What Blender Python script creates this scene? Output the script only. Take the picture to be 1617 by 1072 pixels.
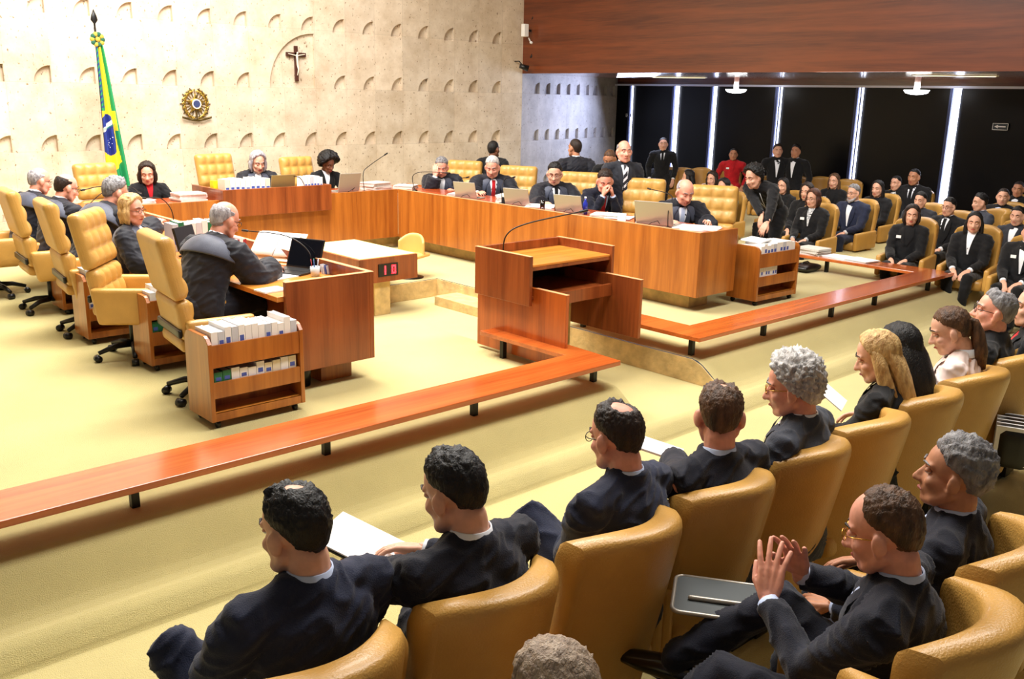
import bpy, math, random
from mathutils import Vector, Matrix, noise
R = math.radians
random.seed(7)
for o in list(bpy.data.objects): bpy.data.objects.remove(o)
SC = bpy.context.scene
COL = SC.collection
# ---------------------------------------------------------------- camera
H = 2.2                                     # eye height above the court floor
FPX = 1466.46
YAW, PIT, ROL = 0.74483236, 0.25639169, 0.0208557
_F = Vector((math.sin(YAW)*math.cos(PIT), math.cos(YAW)*math.cos(PIT), -math.sin(PIT)))
_R = Vector((math.cos(YAW), -math.sin(YAW), 0.0)); _U = _R.cross(_F)
CR = _R*math.cos(ROL) + _U*math.sin(ROL)
CU = -_R*math.sin(ROL) + _U*math.cos(ROL)
cam = bpy.data.cameras.new('camera'); camo = bpy.data.objects.new('camera', cam); COL.objects.link(camo)
cam.sensor_width = 36; cam.lens = 36*FPX/1617; cam.clip_start = .05; cam.clip_end = 200
camo.matrix_world = Matrix(((CR.x, CU.x, -_F.x, 0), (CR.y, CU.y, -_F.y, 0), (CR.z, CU.z, -_F.z, H), (0, 0, 0, 1)))
SC.camera = camo
def at(px, py, z):
    "point of the plane at height z that the photograph shows at pixel px,py"
    d = CR*((px-808.5)/FPX) - CU*((py-536)/FPX) + _F
    return d*((z-H)/d.z) + Vector((0, 0, H))
def atx(px, py, x):
    d = CR*((px-808.5)/FPX) - CU*((py-536)/FPX) + _F
    return d*(x/d.x) + Vector((0, 0, H))
def aty(px, py, y):
    d = CR*((px-808.5)/FPX) - CU*((py-536)/FPX) + _F
    return d*(y/d.y) + Vector((0, 0, H))
# ---------------------------------------------------------------- light and exposure
SC.view_settings.view_transform = 'Standard'; SC.view_settings.look = 'None'
SC.view_settings.gamma = 1; SC.view_settings.use_curve_mapping = False
SC.view_settings.exposure = 0.48
W = bpy.data.worlds.new('world'); SC.world = W; W.use_nodes = True
W.node_tree.nodes['Background'].inputs[0].default_value = (.86, .9, 1, 1)
W.node_tree.nodes['Background'].inputs[1].default_value = .08
def area(name, loc, size, power, col=(1, .975, .935), aim=(0, 0, -1), sizey=None):
    l = bpy.data.lights.new(name, 'AREA'); l.energy = power; l.color = col; l.size = size
    if sizey: l.shape = 'RECTANGLE'; l.size_y = sizey
    o = bpy.data.objects.new(name, l); COL.objects.link(o); o.location = loc
    o.rotation_euler = Vector(aim).to_track_quat('-Z', 'Y').to_euler(); return o
area('court_ceiling_light', (4.2, 8.6, 6.2), 4.5, 800, sizey=3.4)
area('gallery_ceiling_light', (5.6, 3.3, 6.2), 7.0, 430, sizey=1.4, aim=(.0, .12, -1))
area('wall_washer_light', (4.6, 11.2, 6.1), 7.0, 370, sizey=1.2, aim=(-.05, .75, -1))
area('audience_ceiling_light', (13.9, 6.8, 2.62), 2.2, 60, sizey=3.5, aim=(-.1, 0, -1))
area('daylight_slot', (16.2, 13.6, 2.3), 1.6, 85, col=(.62, .72, 1), aim=(-.75, .25, -.35))
# ---------------------------------------------------------------- materials
def lin(c):
    return tuple(((x/255+.055)/1.055)**2.4 if x > 10 else x/255/12.92 for x in c)
MATS = {}
def mat(name, rgb, rough=.6, metal=0, vary=0, vs=8, bump=0, bs=60, spec=.5, coat=0, sheen=0, emit=0, alpha=None, stretch=None, rgb2=None, trans=0):
    if name in MATS: return MATS[name]
    m = bpy.data.materials.new(name); m.use_nodes = True; MATS[name] = m
    nt = m.node_tree; N = nt.nodes; L = nt.links; b = N['Principled BSDF']
    c = lin(rgb)
    b.inputs['Base Color'].default_value = (*c, 1); b.inputs['Roughness'].default_value = rough
    b.inputs['Metallic'].default_value = metal; b.inputs['Specular IOR Level'].default_value = spec
    b.inputs['Coat Weight'].default_value = coat; b.inputs['Coat Roughness'].default_value = .12
    b.inputs['Sheen Weight'].default_value = sheen
    b.inputs['Transmission Weight'].default_value = trans
    if emit:
        b.inputs['Emission Color'].default_value = (*c, 1); b.inputs['Emission Strength'].default_value = emit
    tc = N.new('ShaderNodeTexCoord'); src = tc.outputs['Object']
    if stretch:
        mp = N.new('ShaderNodeMapping'); mp.inputs['Scale'].default_value = stretch
        L.new(src, mp.inputs[0]); src = mp.outputs[0]
    if vary or rgb2:
        n = N.new('ShaderNodeTexNoise'); n.inputs['Scale'].default_value = vs; n.inputs['Detail'].default_value = 5
        L.new(src, n.inputs['Vector'])
        r = N.new('ShaderNodeValToRGB'); L.new(n.outputs['Fac'], r.inputs[0])
        c2 = lin(rgb2) if rgb2 else tuple(x*(1-vary) for x in c)
        r.color_ramp.elements[0].position = .3; r.color_ramp.elements[0].color = (*c2, 1)
        r.color_ramp.elements[1].position = .68; r.color_ramp.elements[1].color = (*(c if rgb2 else tuple(min(1, x*(1+vary*.5)) for x in c)), 1)
        L.new(r.outputs[0], b.inputs['Base Color'])
    if bump:
        n = N.new('ShaderNodeTexNoise'); n.inputs['Scale'].default_value = bs; n.inputs['Detail'].default_value = 3
        L.new(src, n.inputs['Vector'])
        u = N.new('ShaderNodeBump'); u.inputs['Strength'].default_value = bump; u.inputs['Distance'].default_value = .01
        L.new(n.outputs['Fac'], u.inputs['Height']); L.new(u.outputs[0], b.inputs['Normal'])
    return m
def wood(name, a, b2, axis='Z', rough=.28, coat=.25, sc=1):
    if name in MATS: return MATS[name]
    m = bpy.data.materials.new(name); m.use_nodes = True; MATS[name] = m
    nt = m.node_tree; N = nt.nodes; L = nt.links; b = N['Principled BSDF']
    b.inputs['Roughness'].default_value = rough; b.inputs['Coat Weight'].default_value = coat
    b.inputs['Coat Roughness'].default_value = .15
    tc = N.new('ShaderNodeTexCoord'); mp = N.new('ShaderNodeMapping')
    s = {'X': (.35, 7, 7), 'Y': (7, .35, 7), 'Z': (7, 7, .35)}[axis]
    mp.inputs['Scale'].default_value = tuple(v*sc for v in s); L.new(tc.outputs['Object'], mp.inputs[0])
    n = N.new('ShaderNodeTexNoise'); n.inputs['Scale'].default_value = 1.1; n.inputs['Detail'].default_value = 6
    n.inputs['Distortion'].default_value = .6; L.new(mp.outputs[0], n.inputs['Vector'])
    n2 = N.new('ShaderNodeTexNoise'); n2.inputs['Scale'].default_value = 9; n2.inputs['Detail'].default_value = 3
    L.new(mp.outputs[0], n2.inputs['Vector'])
    ad = N.new('ShaderNodeMath'); ad.operation = 'MULTIPLY_ADD'; L.new(n2.outputs['Fac'], ad.inputs[0]); ad.inputs[1].default_value = .35
    L.new(n.outputs['Fac'], ad.inputs[2])
    r = N.new('ShaderNodeValToRGB'); L.new(ad.outputs[0], r.inputs[0])
    r.color_ramp.elements[0].position = .45; r.color_ramp.elements[0].color = (*lin(b2), 1)
    r.color_ramp.elements[1].position = .85; r.color_ramp.elements[1].color = (*lin(a), 1)
    L.new(r.outputs[0], b.inputs['Base Color']); return m
WV = wood('wood_vertical_grain', (182, 108, 40), (134, 68, 22))
WRV = wood('wood_vertical_grain_dim_light', (152, 78, 36), (104, 44, 18))  # redder, darker copy of the bench wood: dimmer light put into its colour
WX = wood('wood_grain_along_x', (202, 92, 38), (150, 56, 20), 'X', rough=.22)
WY = wood('wood_grain_along_y', (202, 92, 38), (150, 56, 20), 'Y', rough=.22)
WTOP = wood('wood_pale_top', (216, 140, 58), (186, 108, 38), 'X')
WEDGE = mat('wood_pale_edge', (226, 160, 110), .35)
WFAS = wood('wood_fascia', (122, 60, 28), (78, 34, 16), 'Y', rough=.4, sc=.8)
WSOF = wood('wood_soffit', (120, 60, 44), (70, 30, 26), 'Y', rough=.12, coat=.6)
LEA = mat('tan_leather', (198, 150, 74), .38, vary=.12, vs=5, bump=.25, bs=140, coat=.1)
LEB = mat('tan_leather_shaded', (150, 96, 42), .5, vary=.15, vs=5, bump=.3, bs=160)  # unused darker copy of the tan leather, shade put into its colour
BLK = mat('black_plastic', (16, 16, 18), .35)
BLKM = mat('black_metal', (22, 20, 20), .4, metal=.3)
CHR = mat('chrome', (200, 200, 205), .15, metal=1)
SIL = mat('silver_plastic', (176, 170, 160), .35, metal=.4)
PAP = mat('white_paper', (244, 244, 244), .7)
PAPE = mat('paper_edges', (214, 208, 200), .7, vary=.12, vs=3, stretch=(40, 2, 2))
STON = mat('stone_base', (208, 178, 122), .7, vary=.28, vs=9, bump=.6, bs=25)
def carpet():
    m = mat('carpet', (212, 196, 132), .95, vary=.1, vs=1.6, bump=.9, bs=220, spec=.1, sheen=.3)
    return m
CARP = carpet()
# ---------------------------------------------------------------- mesh builder
class MB:
    def __init__(s): s.v = []; s.f = []; s.m = []; s.s = []
    def add(s, vs, fs, m=0, sm=False, M=None):
        k = len(s.v)
        s.v += [tuple(M @ Vector(p)) if M is not None else tuple(p) for p in vs]
        for f in fs: s.f.append([i+k for i in f]); s.m.append(m); s.s.append(sm)
        return s
    def box(s, x0, x1, y0, y1, z0, z1, m=0, M=None):
        return s.add([(x0, y0, z0), (x1, y0, z0), (x1, y1, z0), (x0, y1, z0), (x0, y0, z1), (x1, y0, z1), (x1, y1, z1), (x0, y1, z1)],
                     [(0, 3, 2, 1), (4, 5, 6, 7), (0, 1, 5, 4), (1, 2, 6, 5), (2, 3, 7, 6), (3, 0, 4, 7)], m, False, M)
    def prism(s, pts, z0, z1, m=0, M=None, sm=False):
        n = len(pts)
        vs = [(x, y, z0) for x, y in pts] + [(x, y, z1) for x, y in pts]
        s.add(vs, [tuple(range(n))[::-1], tuple(range(n, 2*n))], m, False, M)
        k = len(s.v)-2*n
        for i in range(n):
            j = (i+1) % n; s.f.append([k+i, k+j, k+n+j, k+n+i]); s.m.append(m); s.s.append(sm)
        return s
    def grid(s, fn, nu, nv, m=0, sm=True, M=None, wrapu=False):
        vs = [fn(i/(nu if wrapu else nu-1), j/(nv-1)) for j in range(nv) for i in range(nu)]
        fs = []
        for j in range(nv-1):
            for i in range(nu if wrapu else nu-1):
                i2 = (i+1) % nu; fs.append((j*nu+i, j*nu+i2, (j+1)*nu+i2, (j+1)*nu+i))
        return s.add(vs, fs, m, sm, M)
    def rings(s, rings, m=0, sm=True, caps=True, M=None):
        n = len(rings[0]); vs = [p for r in rings for p in r]; fs = []
        for j in range(len(rings)-1):
            for i in range(n):
                i2 = (i+1) % n; fs.append((j*n+i, j*n+i2, (j+1)*n+i2, (j+1)*n+i))
        if caps: fs += [tuple(range(n))[::-1], tuple((len(rings)-1)*n+i for i in range(n))]
        return s.add(vs, fs, m, sm, M)
    def tube(s, path, rad, n=10, m=0, M=None, sm=True, round_=False, side=None, flat=1.0):
        P = [Vector(p) for p in path]; rr = list(rad) if hasattr(rad, '__len__') else [rad]*len(P)
        if round_:
            d0 = (P[0]-P[1]).normalized(); d1 = (P[-1]-P[-2]).normalized()
            a = []; b = []
            for q in (1.0, .85, .5): 
                a.append((P[0]+d0*rr[0]*q, rr[0]*math.sqrt(max(0.004, 1-q*q)))); b.append((P[-1]+d1*rr[-1]*q, rr[-1]*math.sqrt(max(.004, 1-q*q))))
            P = [x[0] for x in a]+P+[x[0] for x in b[::-1]]; rr = [x[1] for x in a]+rr+[x[1] for x in b[::-1]]
        up = Vector(side) if side else None; rs = []; prev = None
        for i, p in enumerate(P):
            t = (P[min(i+1, len(P)-1)]-P[max(i-1, 0)]).normalized()
            if up is not None: u = (up - t*up.dot(t)).normalized()
            elif prev is None:
                u = Vector((0, 0, 1)) if abs(t.z) < .9 else Vector((1, 0, 0)); u = (u-t*u.dot(t)).normalized()
            else: u = (prev-t*prev.dot(t)).normalized()
            prev = u; w = t.cross(u)
            rs.append([p+u*(rr[i]*math.cos(2*math.pi*k/n))+w*(rr[i]*flat*math.sin(2*math.pi*k/n)) for k in range(n)])
        return s.rings(rs, m, sm, True, M)
    def ell(s, c, r, m=0, M=None, nu=16, nv=10, rot=None):
        c = Vector(c)
        if not hasattr(r, '__len__'): r = (r, r, r)
        rs = []
        for j in range(nv+1):
            a = math.pi*(.02+.96*j/nv); q = []
            for i in range(nu):
                b = 2*math.pi*i/nu
                v = Vector((r[0]*math.sin(a)*math.cos(b), r[1]*math.sin(a)*math.sin(b), -r[2]*math.cos(a)))
                if rot is not None: v = rot @ v
                q.append(c+v)
            rs.append(q)
        return s.rings(rs, m, True, True, M)
    def lathe(s, prof, n=20, m=0, M=None, c=(0, 0, 0)):
        return s.rings([[(c[0]+r*math.cos(2*math.pi*i/n), c[1]+r*math.sin(2*math.pi*i/n), c[2]+z) for i in range(n)] for r, z in prof], m, True, True, M)
    def cush(s, c, size, r, m=0, M=None, n=7, fn=None):
        "box with rounded edges, radius r; fn(u) may displace a point"
        hx, hy, hz = (q/2 for q in size); vs = []; fs = []; idx = {}
        def P(u, v, w):
            key = (round(u, 5), round(v, 5), round(w, 5))
            if key in idx: return idx[key]
            p = Vector((u*hx, v*hy, w*hz)); q = Vector((max(-hx+r, min(hx-r, p.x)), max(-hy+r, min(hy-r, p.y)), max(-hz+r, min(hz-r, p.z))))
            d = p-q
            if d.length > 1e-9: p = q+d.normalized()*r
            if fn: p = fn(p)
            idx[key] = len(vs); vs.append(p+Vector(c)); return idx[key]
        def ax(h):
            e = r/h if h > 0 else 0; e = min(e, .98)
            a = [-1, -1+e*.3, -1+e]; k = max(1, n); mid = [-1+e+(2-2*e)*i/k for i in range(1, k)]
            return a+mid+[1-e, 1-e*.3, 1]
        X, Y, Z = ax(hx), ax(hy), ax(hz)
        def face(A, B, f, flip):
            for i in range(len(A)-1):
                for j in range(len(B)-1):
                    q = [f(A[i], B[j]), f(A[i+1], B[j]), f(A[i+1], B[j+1]), f(A[i], B[j+1])]
                    fs.append(q[::-1] if flip else q)
        for sg in (-1, 1):
            face(X, Y, lambda a, b: P(a, b, sg), sg < 0); face(X, Z, lambda a, b: P(a, sg, b), sg > 0); face(Y, Z, lambda a, b: P(sg, a, b), sg < 0)
        return s.add(vs, fs, m, True, M)
    def mesh(s, name, mats):
        me = bpy.data.meshes.new(name); me.from_pydata(s.v, [], s.f)
        for q in (mats if isinstance(mats, (list, tuple)) else [mats]): me.materials.append(q)
        me.polygons.foreach_set('material_index', s.m); me.polygons.foreach_set('use_smooth', s.s)
        me.update(); return me
    def build(s, name, mats, parent=None, bevel=0, seg=2):
        return link(name, s.mesh(name, mats), parent, bevel, seg)
def link(name, me, parent=None, bevel=0, seg=2):
    o = bpy.data.objects.new(name, me); COL.objects.link(o)
    if parent: o.parent = parent
    if bevel:
        b = o.modifiers.new('bevel', 'BEVEL'); b.width = bevel; b.segments = seg; b.limit_method = 'ANGLE'; b.angle_limit = R(40)
    return o
def tag(o, label, cat, group=None):
    o['label'] = label; o['category'] = cat
    if group: o['group'] = group
    return o
def thing(name, label, cat, loc=(0, 0, 0), rz=0, group=None):
    o = bpy.data.objects.new(name, None); COL.objects.link(o); o.location = loc; o.rotation_euler = (0, 0, rz); o.empty_display_size = .1
    return tag(o, label, cat, group)
def struct(name, mb, m, bevel=0):
    o = mb.build(name, m, None, bevel); o['kind'] = 'structure'; return o
def dup(o, loc=None, rz=None, label=None, parent=None, group=None):
    c = o.copy(); COL.objects.link(c)
    if parent: c.parent = parent
    if loc is not None: c.location = loc
    if rz is not None: c.rotation_euler = (0, 0, rz)
    if label: c['label'] = label
    if group: c['group'] = group
    for ch in list(o.children): dup(ch, parent=c)
    return c
def RZ(a): return Matrix.Rotation(a, 4, 'Z')
def RX(a): return Matrix.Rotation(a, 4, 'X')
def RY(a): return Matrix.Rotation(a, 4, 'Y')
def T(x, y, z): return Matrix.Translation((x, y, z))
LENS = mat('clear_glass', (250, 250, 255), .02, trans=1)
# ================================================================ the room
WALLY = 14.5; PITCH = .609; NX0 = 4.386          # niche columns: right edges at NX0 + k*PITCH
XS = 13.506                                       # where the high wall ends under the gallery
ZS = 2.65                                         # underside of the gallery
def travertine(name, a, b2, joint=.61, jx0=.0, rows=.96, z0=.33, bluish=0):
    m = bpy.data.materials.new(name); m.use_nodes = True
    nt = m.node_tree; N = nt.nodes; L = nt.links; b = N['Principled BSDF']; b.inputs['Roughness'].default_value = .75
    tc = N.new('ShaderNodeTexCoord')
    n = N.new('ShaderNodeTexNoise'); n.inputs['Scale'].default_value = 1.8; n.inputs['Detail'].default_value = 9; n.inputs['Roughness'].default_value = .7
    L.new(tc.outputs['Object'], n.inputs['Vector'])
    r = N.new('ShaderNodeValToRGB'); L.new(n.outputs['Fac'], r.inputs[0])
    r.color_ramp.elements[0].position = .32; r.color_ramp.elements[0].color = (*lin(b2), 1)
    r.color_ramp.elements[1].position = .62; r.color_ramp.elements[1].color = (*lin(a), 1)
    v = N.new('ShaderNodeTexNoise'); v.inputs['Scale'].default_value = 26; v.inputs['Detail'].default_value = 4
    mp = N.new('ShaderNodeMapping'); mp.inputs['Scale'].default_value = (1, 1, .7); L.new(tc.outputs['Object'], mp.inputs[0]); L.new(mp.outputs[0], v.inputs['Vector'])
    r2 = N.new('ShaderNodeValToRGB'); L.new(v.outputs['Fac'], r2.inputs[0])
    r2.color_ramp.elements[0].position = .31; r2.color_ramp.elements[0].color = (.3, .22, .15, 1)
    r2.color_ramp.elements[1].position = .37; r2.color_ramp.elements[1].color = (1, 1, 1, 1)
    mx = N.new('ShaderNodeMix'); mx.data_type = 'RGBA'; mx.blend_type = 'MULTIPLY'; mx.inputs[0].default_value = .85
    L.new(r.outputs[0], mx.inputs[6]); L.new(r2.outputs[0], mx.inputs[7])
    # slabs: a tone of their own and fine joints
    sx = N.new('ShaderNodeSeparateXYZ'); L.new(tc.outputs['Object'], sx.inputs[0])
    def cell(out, off, size):
        s1 = N.new('ShaderNodeMath'); s1.operation = 'SUBTRACT'; L.new(out, s1.inputs[0]); s1.inputs[1].default_value = off
        s2 = N.new('ShaderNodeMath'); s2.operation = 'DIVIDE'; L.new(s1.outputs[0], s2.inputs[0]); s2.inputs[1].default_value = size
        fl = N.new('ShaderNodeMath'); fl.operation = 'FLOOR'; L.new(s2.outputs[0], fl.inputs[0])
        fr = N.new('ShaderNodeMath'); fr.operation = 'FRACT'; L.new(s2.outputs[0], fr.inputs[0])
        lt = N.new('ShaderNodeMath'); lt.operation = 'LESS_THAN'; L.new(fr.outputs[0], lt.inputs[0]); lt.inputs[1].default_value = .008/size
        return fl.outputs[0], lt.outputs[0]
    cx, jx = cell(sx.outputs[0], jx0, joint); cz, jz = cell(sx.outputs[2], z0, rows)
    cb = N.new('ShaderNodeCombineXYZ'); L.new(cx, cb.inputs[0]); L.new(cz, cb.inputs[1])
    wn = N.new('ShaderNodeTexWhiteNoise'); wn.noise_dimensions = '3D'; L.new(cb.outputs[0], wn.inputs['Vector'])
    mr = N.new('ShaderNodeMapRange'); L.new(wn.outputs['Value'], mr.inputs[0]); mr.inputs[3].default_value = .86; mr.inputs[4].default_value = 1.04
    m2 = N.new('ShaderNodeVectorMath'); m2.operation = 'SCALE'; L.new(mx.outputs[2], m2.inputs[0]); L.new(mr.outputs[0], m2.inputs['Scale'])
    mj = N.new('ShaderNodeMath'); mj.operation = 'MAXIMUM'; L.new(jx, mj.inputs[0]); L.new(jz, mj.inputs[1])
    m3 = N.new('ShaderNodeMix'); m3.data_type = 'RGBA'; ms = N.new('ShaderNodeMath'); ms.operation = 'MULTIPLY'; L.new(mj.outputs[0], ms.inputs[0]); ms.inputs[1].default_value = .28
    L.new(ms.outputs[0], m3.inputs[0]); L.new(m2.outputs[0], m3.inputs[6]); m3.inputs[7].default_value = (.32, .24, .16, 1)
    L.new(m3.outputs[2], b.inputs['Base Color'])
    u = N.new('ShaderNodeBump'); u.inputs['Strength'].default_value = .35; u.inputs['Distance'].default_value = .01
    L.new(r2.outputs[0], u.inputs['Height']); L.new(u.outputs[0], b.inputs['Normal'])
    return m
TRA = travertine('travertine', (228, 212, 190), (196, 174, 146), jx0=NX0-7*PITCH+.0)
TRB = travertine('travertine_side_daylight_tint', (196, 192, 196), (160, 156, 162), joint=.6)  # same stone tinted cool: the bluish daylight is put into its colour
# niche outline: straight right jamb, flat sill, quarter arc rising from the left
def niche_pts(xr, zb, w=.235, h=.235, n=9):
    p = [(xr-w, zb), (xr, zb), (xr, zb+h)]
    for i in range(1, n):
        a = math.pi/2*i/n; p.append((xr-w*math.sin(a), zb+h*math.cos(a)))
    return p
def niche_wall(name, L0, L1, ztop, m, cols, depth=.07, big=None, thick=.3, rowz=(.33, 1.29, 2.252, 3.19, 4.15, 5.1), skip=()):
    "wall in its own x,z plane facing -y, with real recesses; x from L0 to L1"
    mb = MB(); cells = []
    zs = [-.5] + [z for z in rowz if z < ztop]; xs = [L0]+[c for c in cols if L0 < c < L1]+[L1]
    xs = sorted(set(round(x, 4) for x in xs)); zs = sorted(zs)+[ztop]
    def quad(a, b, c, d): mb.add([(a, 0, c), (b, 0, c), (b, 0, d), (a, 0, d)], [(0, 1, 2, 3)])
    def holecell(x0, x1, z0, z1, w, h, dep):
        # niche at the lower right corner of the cell
        n = 10; arc = [(x1-w*math.cos(math.pi/2*i/n), z0+h*math.sin(math.pi/2*i/n)) for i in range(n+1)]
        quad(x0, x1-w, z0, z1)
        for i in range(n):
            (a, c), (b, d) = arc[i], arc[i+1]
            mb.add([(a, 0, c), (b, 0, d), (b, 0, z1), (a, 0, z1)], [(0, 1, 2, 3)])
            mb.add([(a, 0, c), (a, dep, c), (b, dep, d), (b, 0, d)], [(0, 1, 2, 3)])
            mb.add([(a, dep, c), (a, dep, z0), (b, dep, z0), (b, dep, d)], [(0, 1, 2, 3)])
        mb.add([(x1-w, 0, z0), (x1, 0, z0), (x1, dep, z0), (x1-w, dep, z0)], [(0, 1, 2, 3)])
        mb.add([(x1, 0, z0), (x1, 0, z0+h), (x1, dep, z0+h), (x1, dep, z0)], [(0, 1, 2, 3)])
    for i in range(len(xs)-1):
        for j in range(len(zs)-1):
            x0, x1, z0, z1 = xs[i], xs[i+1], zs[j], zs[j+1]
            if big and big[0] <= (x0+x1)/2 <= big[1] and abs(z0-big[2]) < .01: continue
            if j and any(abs(x1-c) < .01 for c in cols) and x1-x0 > .3 and z1-z0 > .3 and (round((x1-cols[0])/PITCH), j) not in skip:
                holecell(x0, x1, z0, z1, .235, .235, depth)
            else: quad(x0, x1, z0, z1)
    if big: holecell(big[0], big[1], big[2], big[3], .86, .9, .05)
    mb.box(L0, L1, thick-.05, thick, -.5, ztop)
    o = mb.build(name, m); o['kind'] = 'structure'; return o
cols = [NX0+PITCH*k for k in range(-12, 15)]
bigL = NX0+PITCH*5; bigR = NX0+PITCH*7
wb = niche_wall('wall_back', -4, XS, 6.6, TRA, cols, big=(bigL, bigR, 2.252, 3.19)); wb.location = (0, WALLY, 0)
sidecols = [.25+.42*k for k in range(10)]
ws = niche_wall('wall_right_back', 0, 4.25, ZS, TRB, sidecols); ws.location = (XS, WALLY, 0); ws.rotation_euler = (0, 0, R(13.3))
# floor: court platform at z=0, sunken passage, front strip and audience floor
xc0, xc1, yf, yw, yb, xw0, xw1 = 5.40, 6.50, 4.70, 7.42, 8.95, 4.42, 6.97
ZC = -.22
fl = MB()
def slab(x0, x1, y0, y1, z): fl.add([(x0, y0, z), (x1, y0, z), (x1, y1, z), (x0, y1, z)], [(0, 1, 2, 3)])
def face(a, b, z0, z1): fl.add([(a[0], a[1], z0), (b[0], b[1], z0), (b[0], b[1], z1), (a[0], a[1], z1)], [(0, 1, 2, 3)])
XL, XRR, YB = -5, 20, 16.2
slab(XL, xc0, yf, yw, 0); slab(XL, xw0, yw, YB, 0); slab(xw0, xw1, yb, YB, 0); slab(xw1, XRR, yw, YB, 0); slab(xc1, XRR, yf, yw, 0)
slab(xc0, xc1, yf, yw, ZC); slab(xw0, xw1, yw, yb, ZC)
face((xc0, yf), (xc0, yw), ZC, 0); face((xw0, yw), (xw0, yb), ZC, 0); face((xw0, yw), (xc0, yw), ZC, 0)
ZA = -.33
def prof(y):                                   # the rounded carpeted edge, the front strip, then the audience step
    return y
for (x0, x1) in ((XL, xc0), (xc1, XRR)):
    k = 8
    for i in range(k):
        t0, t1 = i/k, (i+1)/k; f = lambda t: (yf-.42*t, ZC*(t*t*(3-2*t)))
        (a, c), (b, d) = f(t0), f(t1)
        fl.add([(x0, a, c), (x1, a, c), (x1, b, d), (x0, b, d)], [(3, 2, 1, 0)], 0, True)
slab(XL, XRR, 4.24, yf-.42, ZC); slab(xc0, xc1, yf-.42, yf, ZC)
fl.add([(XL, 4.24, ZC), (XRR, 4.24, ZC), (XRR, 4.16, ZC-.02), (XL, 4.16, ZC-.02), (XL, 4.13, ZA+.02), (XRR, 4.13, ZA+.02), (XL, 4.10, ZA), (XRR, 4.10, ZA)],
       [(3, 2, 1, 0), (4, 5, 2, 3), (6, 7, 5, 4)], 0, True)
slab(XL, XRR, 1.45, 4.10, ZA); slab(XL, XRR, -3, 1.45, ZA+.0)
struct('floor', fl, CARP)
st = MB()                                      # stone risers of the passage and the well
st.prism([(yf-.41, ZC), (yw, ZC), (yw, -.005), (yf, -.005), (yf-.10, -.04), (yf-.21, -.12), (yf-.32, -.19)][::1], 0, .014, 0, Matrix(((0, 0, 1, xc1-.013), (1, 0, 0, 0), (0, 1, 0, 0), (0, 0, 0, 1)))); st.box(xc1, xw1, yw-.012, yw, ZC, -.005)
st.box(xw1-.012, xw1, yw, yb, ZC, -.005); st.box(xw0, xw1, yb-.012, yb, ZC, -.005)
st.prism([(yf-.41, ZC), (yw, ZC), (yw, -.005), (yf, -.005), (yf-.10, -.04), (yf-.21, -.12), (yf-.32, -.19)][::1], 0, .014, 0, Matrix(((0, 0, 1, xc0), (1, 0, 0, 0), (0, 1, 0, 0), (0, 0, 0, 1))))
st.box(6.62, xw1, 7.7, 8.55, ZC, -.11)
struct('trim_1', st, STON, .004)
# ceiling over the court, gallery fascia and soffit
struct('ceiling', MB().box(-5, XS, -3.5, WALLY+.3, 6.6, 6.75), mat('ceiling_paint', (220, 214, 200), .9))
fa = MB()
fa.box(XS, XS+.08, -3.5, WALLY, ZS, 6.6)
struct('wall_gallery', fa, WFAS)
struct('ceiling_gallery', MB().box(XS+.08, XRR, -3.5, 16.2, ZS, ZS+.1), WSOF)
# glass wall of dark panes between lit mullions
XG = 17.535; ZG = 2.49
GL = mat('dark_glass', (4, 5, 9), .3, spec=.2)
mull = [15.45, 14.935, 13.604, 12.564, 10.942, 9.164, 7.336, 5.5, 3.7, 1.9]
for i in range(len(mull)-1):
    w = MB().box(XG, XG+.03, mull[i+1], mull[i], -.4, ZG); o = w.build('window_%d' % (i+1), GL); o['kind'] = 'structure'
MUL = mat('daylit_mullion_gap', (226, 232, 255), .4, emit=5.5); MUD = mat('mullion_frame', (60, 70, 110), .35, metal=.5)
for i, (y, w) in enumerate([(14.935, .035), (13.604, .10), (12.564, .07), (10.942, .07), (9.164, .08), (7.336, .12), (5.5, .1)]):
    t = MB().box(XG-.10, XG-.02, y+w/2, y+w/2+.05, -.33, ZG, 0).box(XG-.04, XG-.025, y-w/2, y+w/2, -.33, ZG, 1)
    if i in (3, 4): t.box(XG-.06, XG-.03, y-.012, y+.012, -.33, ZG, 0)
    o = t.build('trim_%d' % (i+2), [MUD, MUL]); o['kind'] = 'structure'
struct('trim_9', MB().box(XG-.12, XG+.02, 1, 15.45, ZG, ZG+.04), mat('white_headrail', (200, 205, 230), .3, metal=.3))
struct('trim_10', MB().box(XG, XG+.3, 1, 15.45, ZG+.04, ZS), WSOF)
# ================================================================ benches, rails, lectern, table
DZ, DB, DW, DR = .86, .17, .755, .842
def bench_wing(t, name, x0, x1, y0, y1, m): return MB().box(x0, x1, y0, y1, DB, DZ).build(name, m, t, .004)
# right wing
t = thing('judges_bench', 'long golden wood bench wing on the right side of the court, on a stone plinth', 'bench', (7.94, 5.76, 0))
def L(o): return o
def b_(t, name, m, x0, x1, y0, y1, z0, z1, bv=.004, mb=None):
    o = t.location; return (mb or MB()).box(x0-o.x, x1-o.x, y0-o.y, y1-o.y, z0-o.z, z1-o.z).build(name, m, t, bv)
b_(t, 'front_panel', WV, 7.94, 7.98, 5.76, 11.12, DB, DZ)
b_(t, 'end_panel', WV, 7.98, 8.62, 5.76, 5.80, DB, DZ)
b_(t, 'desk_top', WY, 7.98, 8.62, 5.80, 11.12, DR-.04, DR)
b_(t, 'plinth', STON, 8.12, 8.46, 5.98, 11.3, 0, DB)
b_(t, 'panel_edge', WEDGE, 7.938, 7.982, 5.758, 11.12, DZ, DZ+.004, 0)
t = thing('judges_bench', 'wooden bench wing along the back wall, facing the room', 'bench', (4.01, 11.12, 0))
b_(t, 'front_panel', WV, 4.01, 7.94, 11.12, 11.16, DB, DZ)
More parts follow.
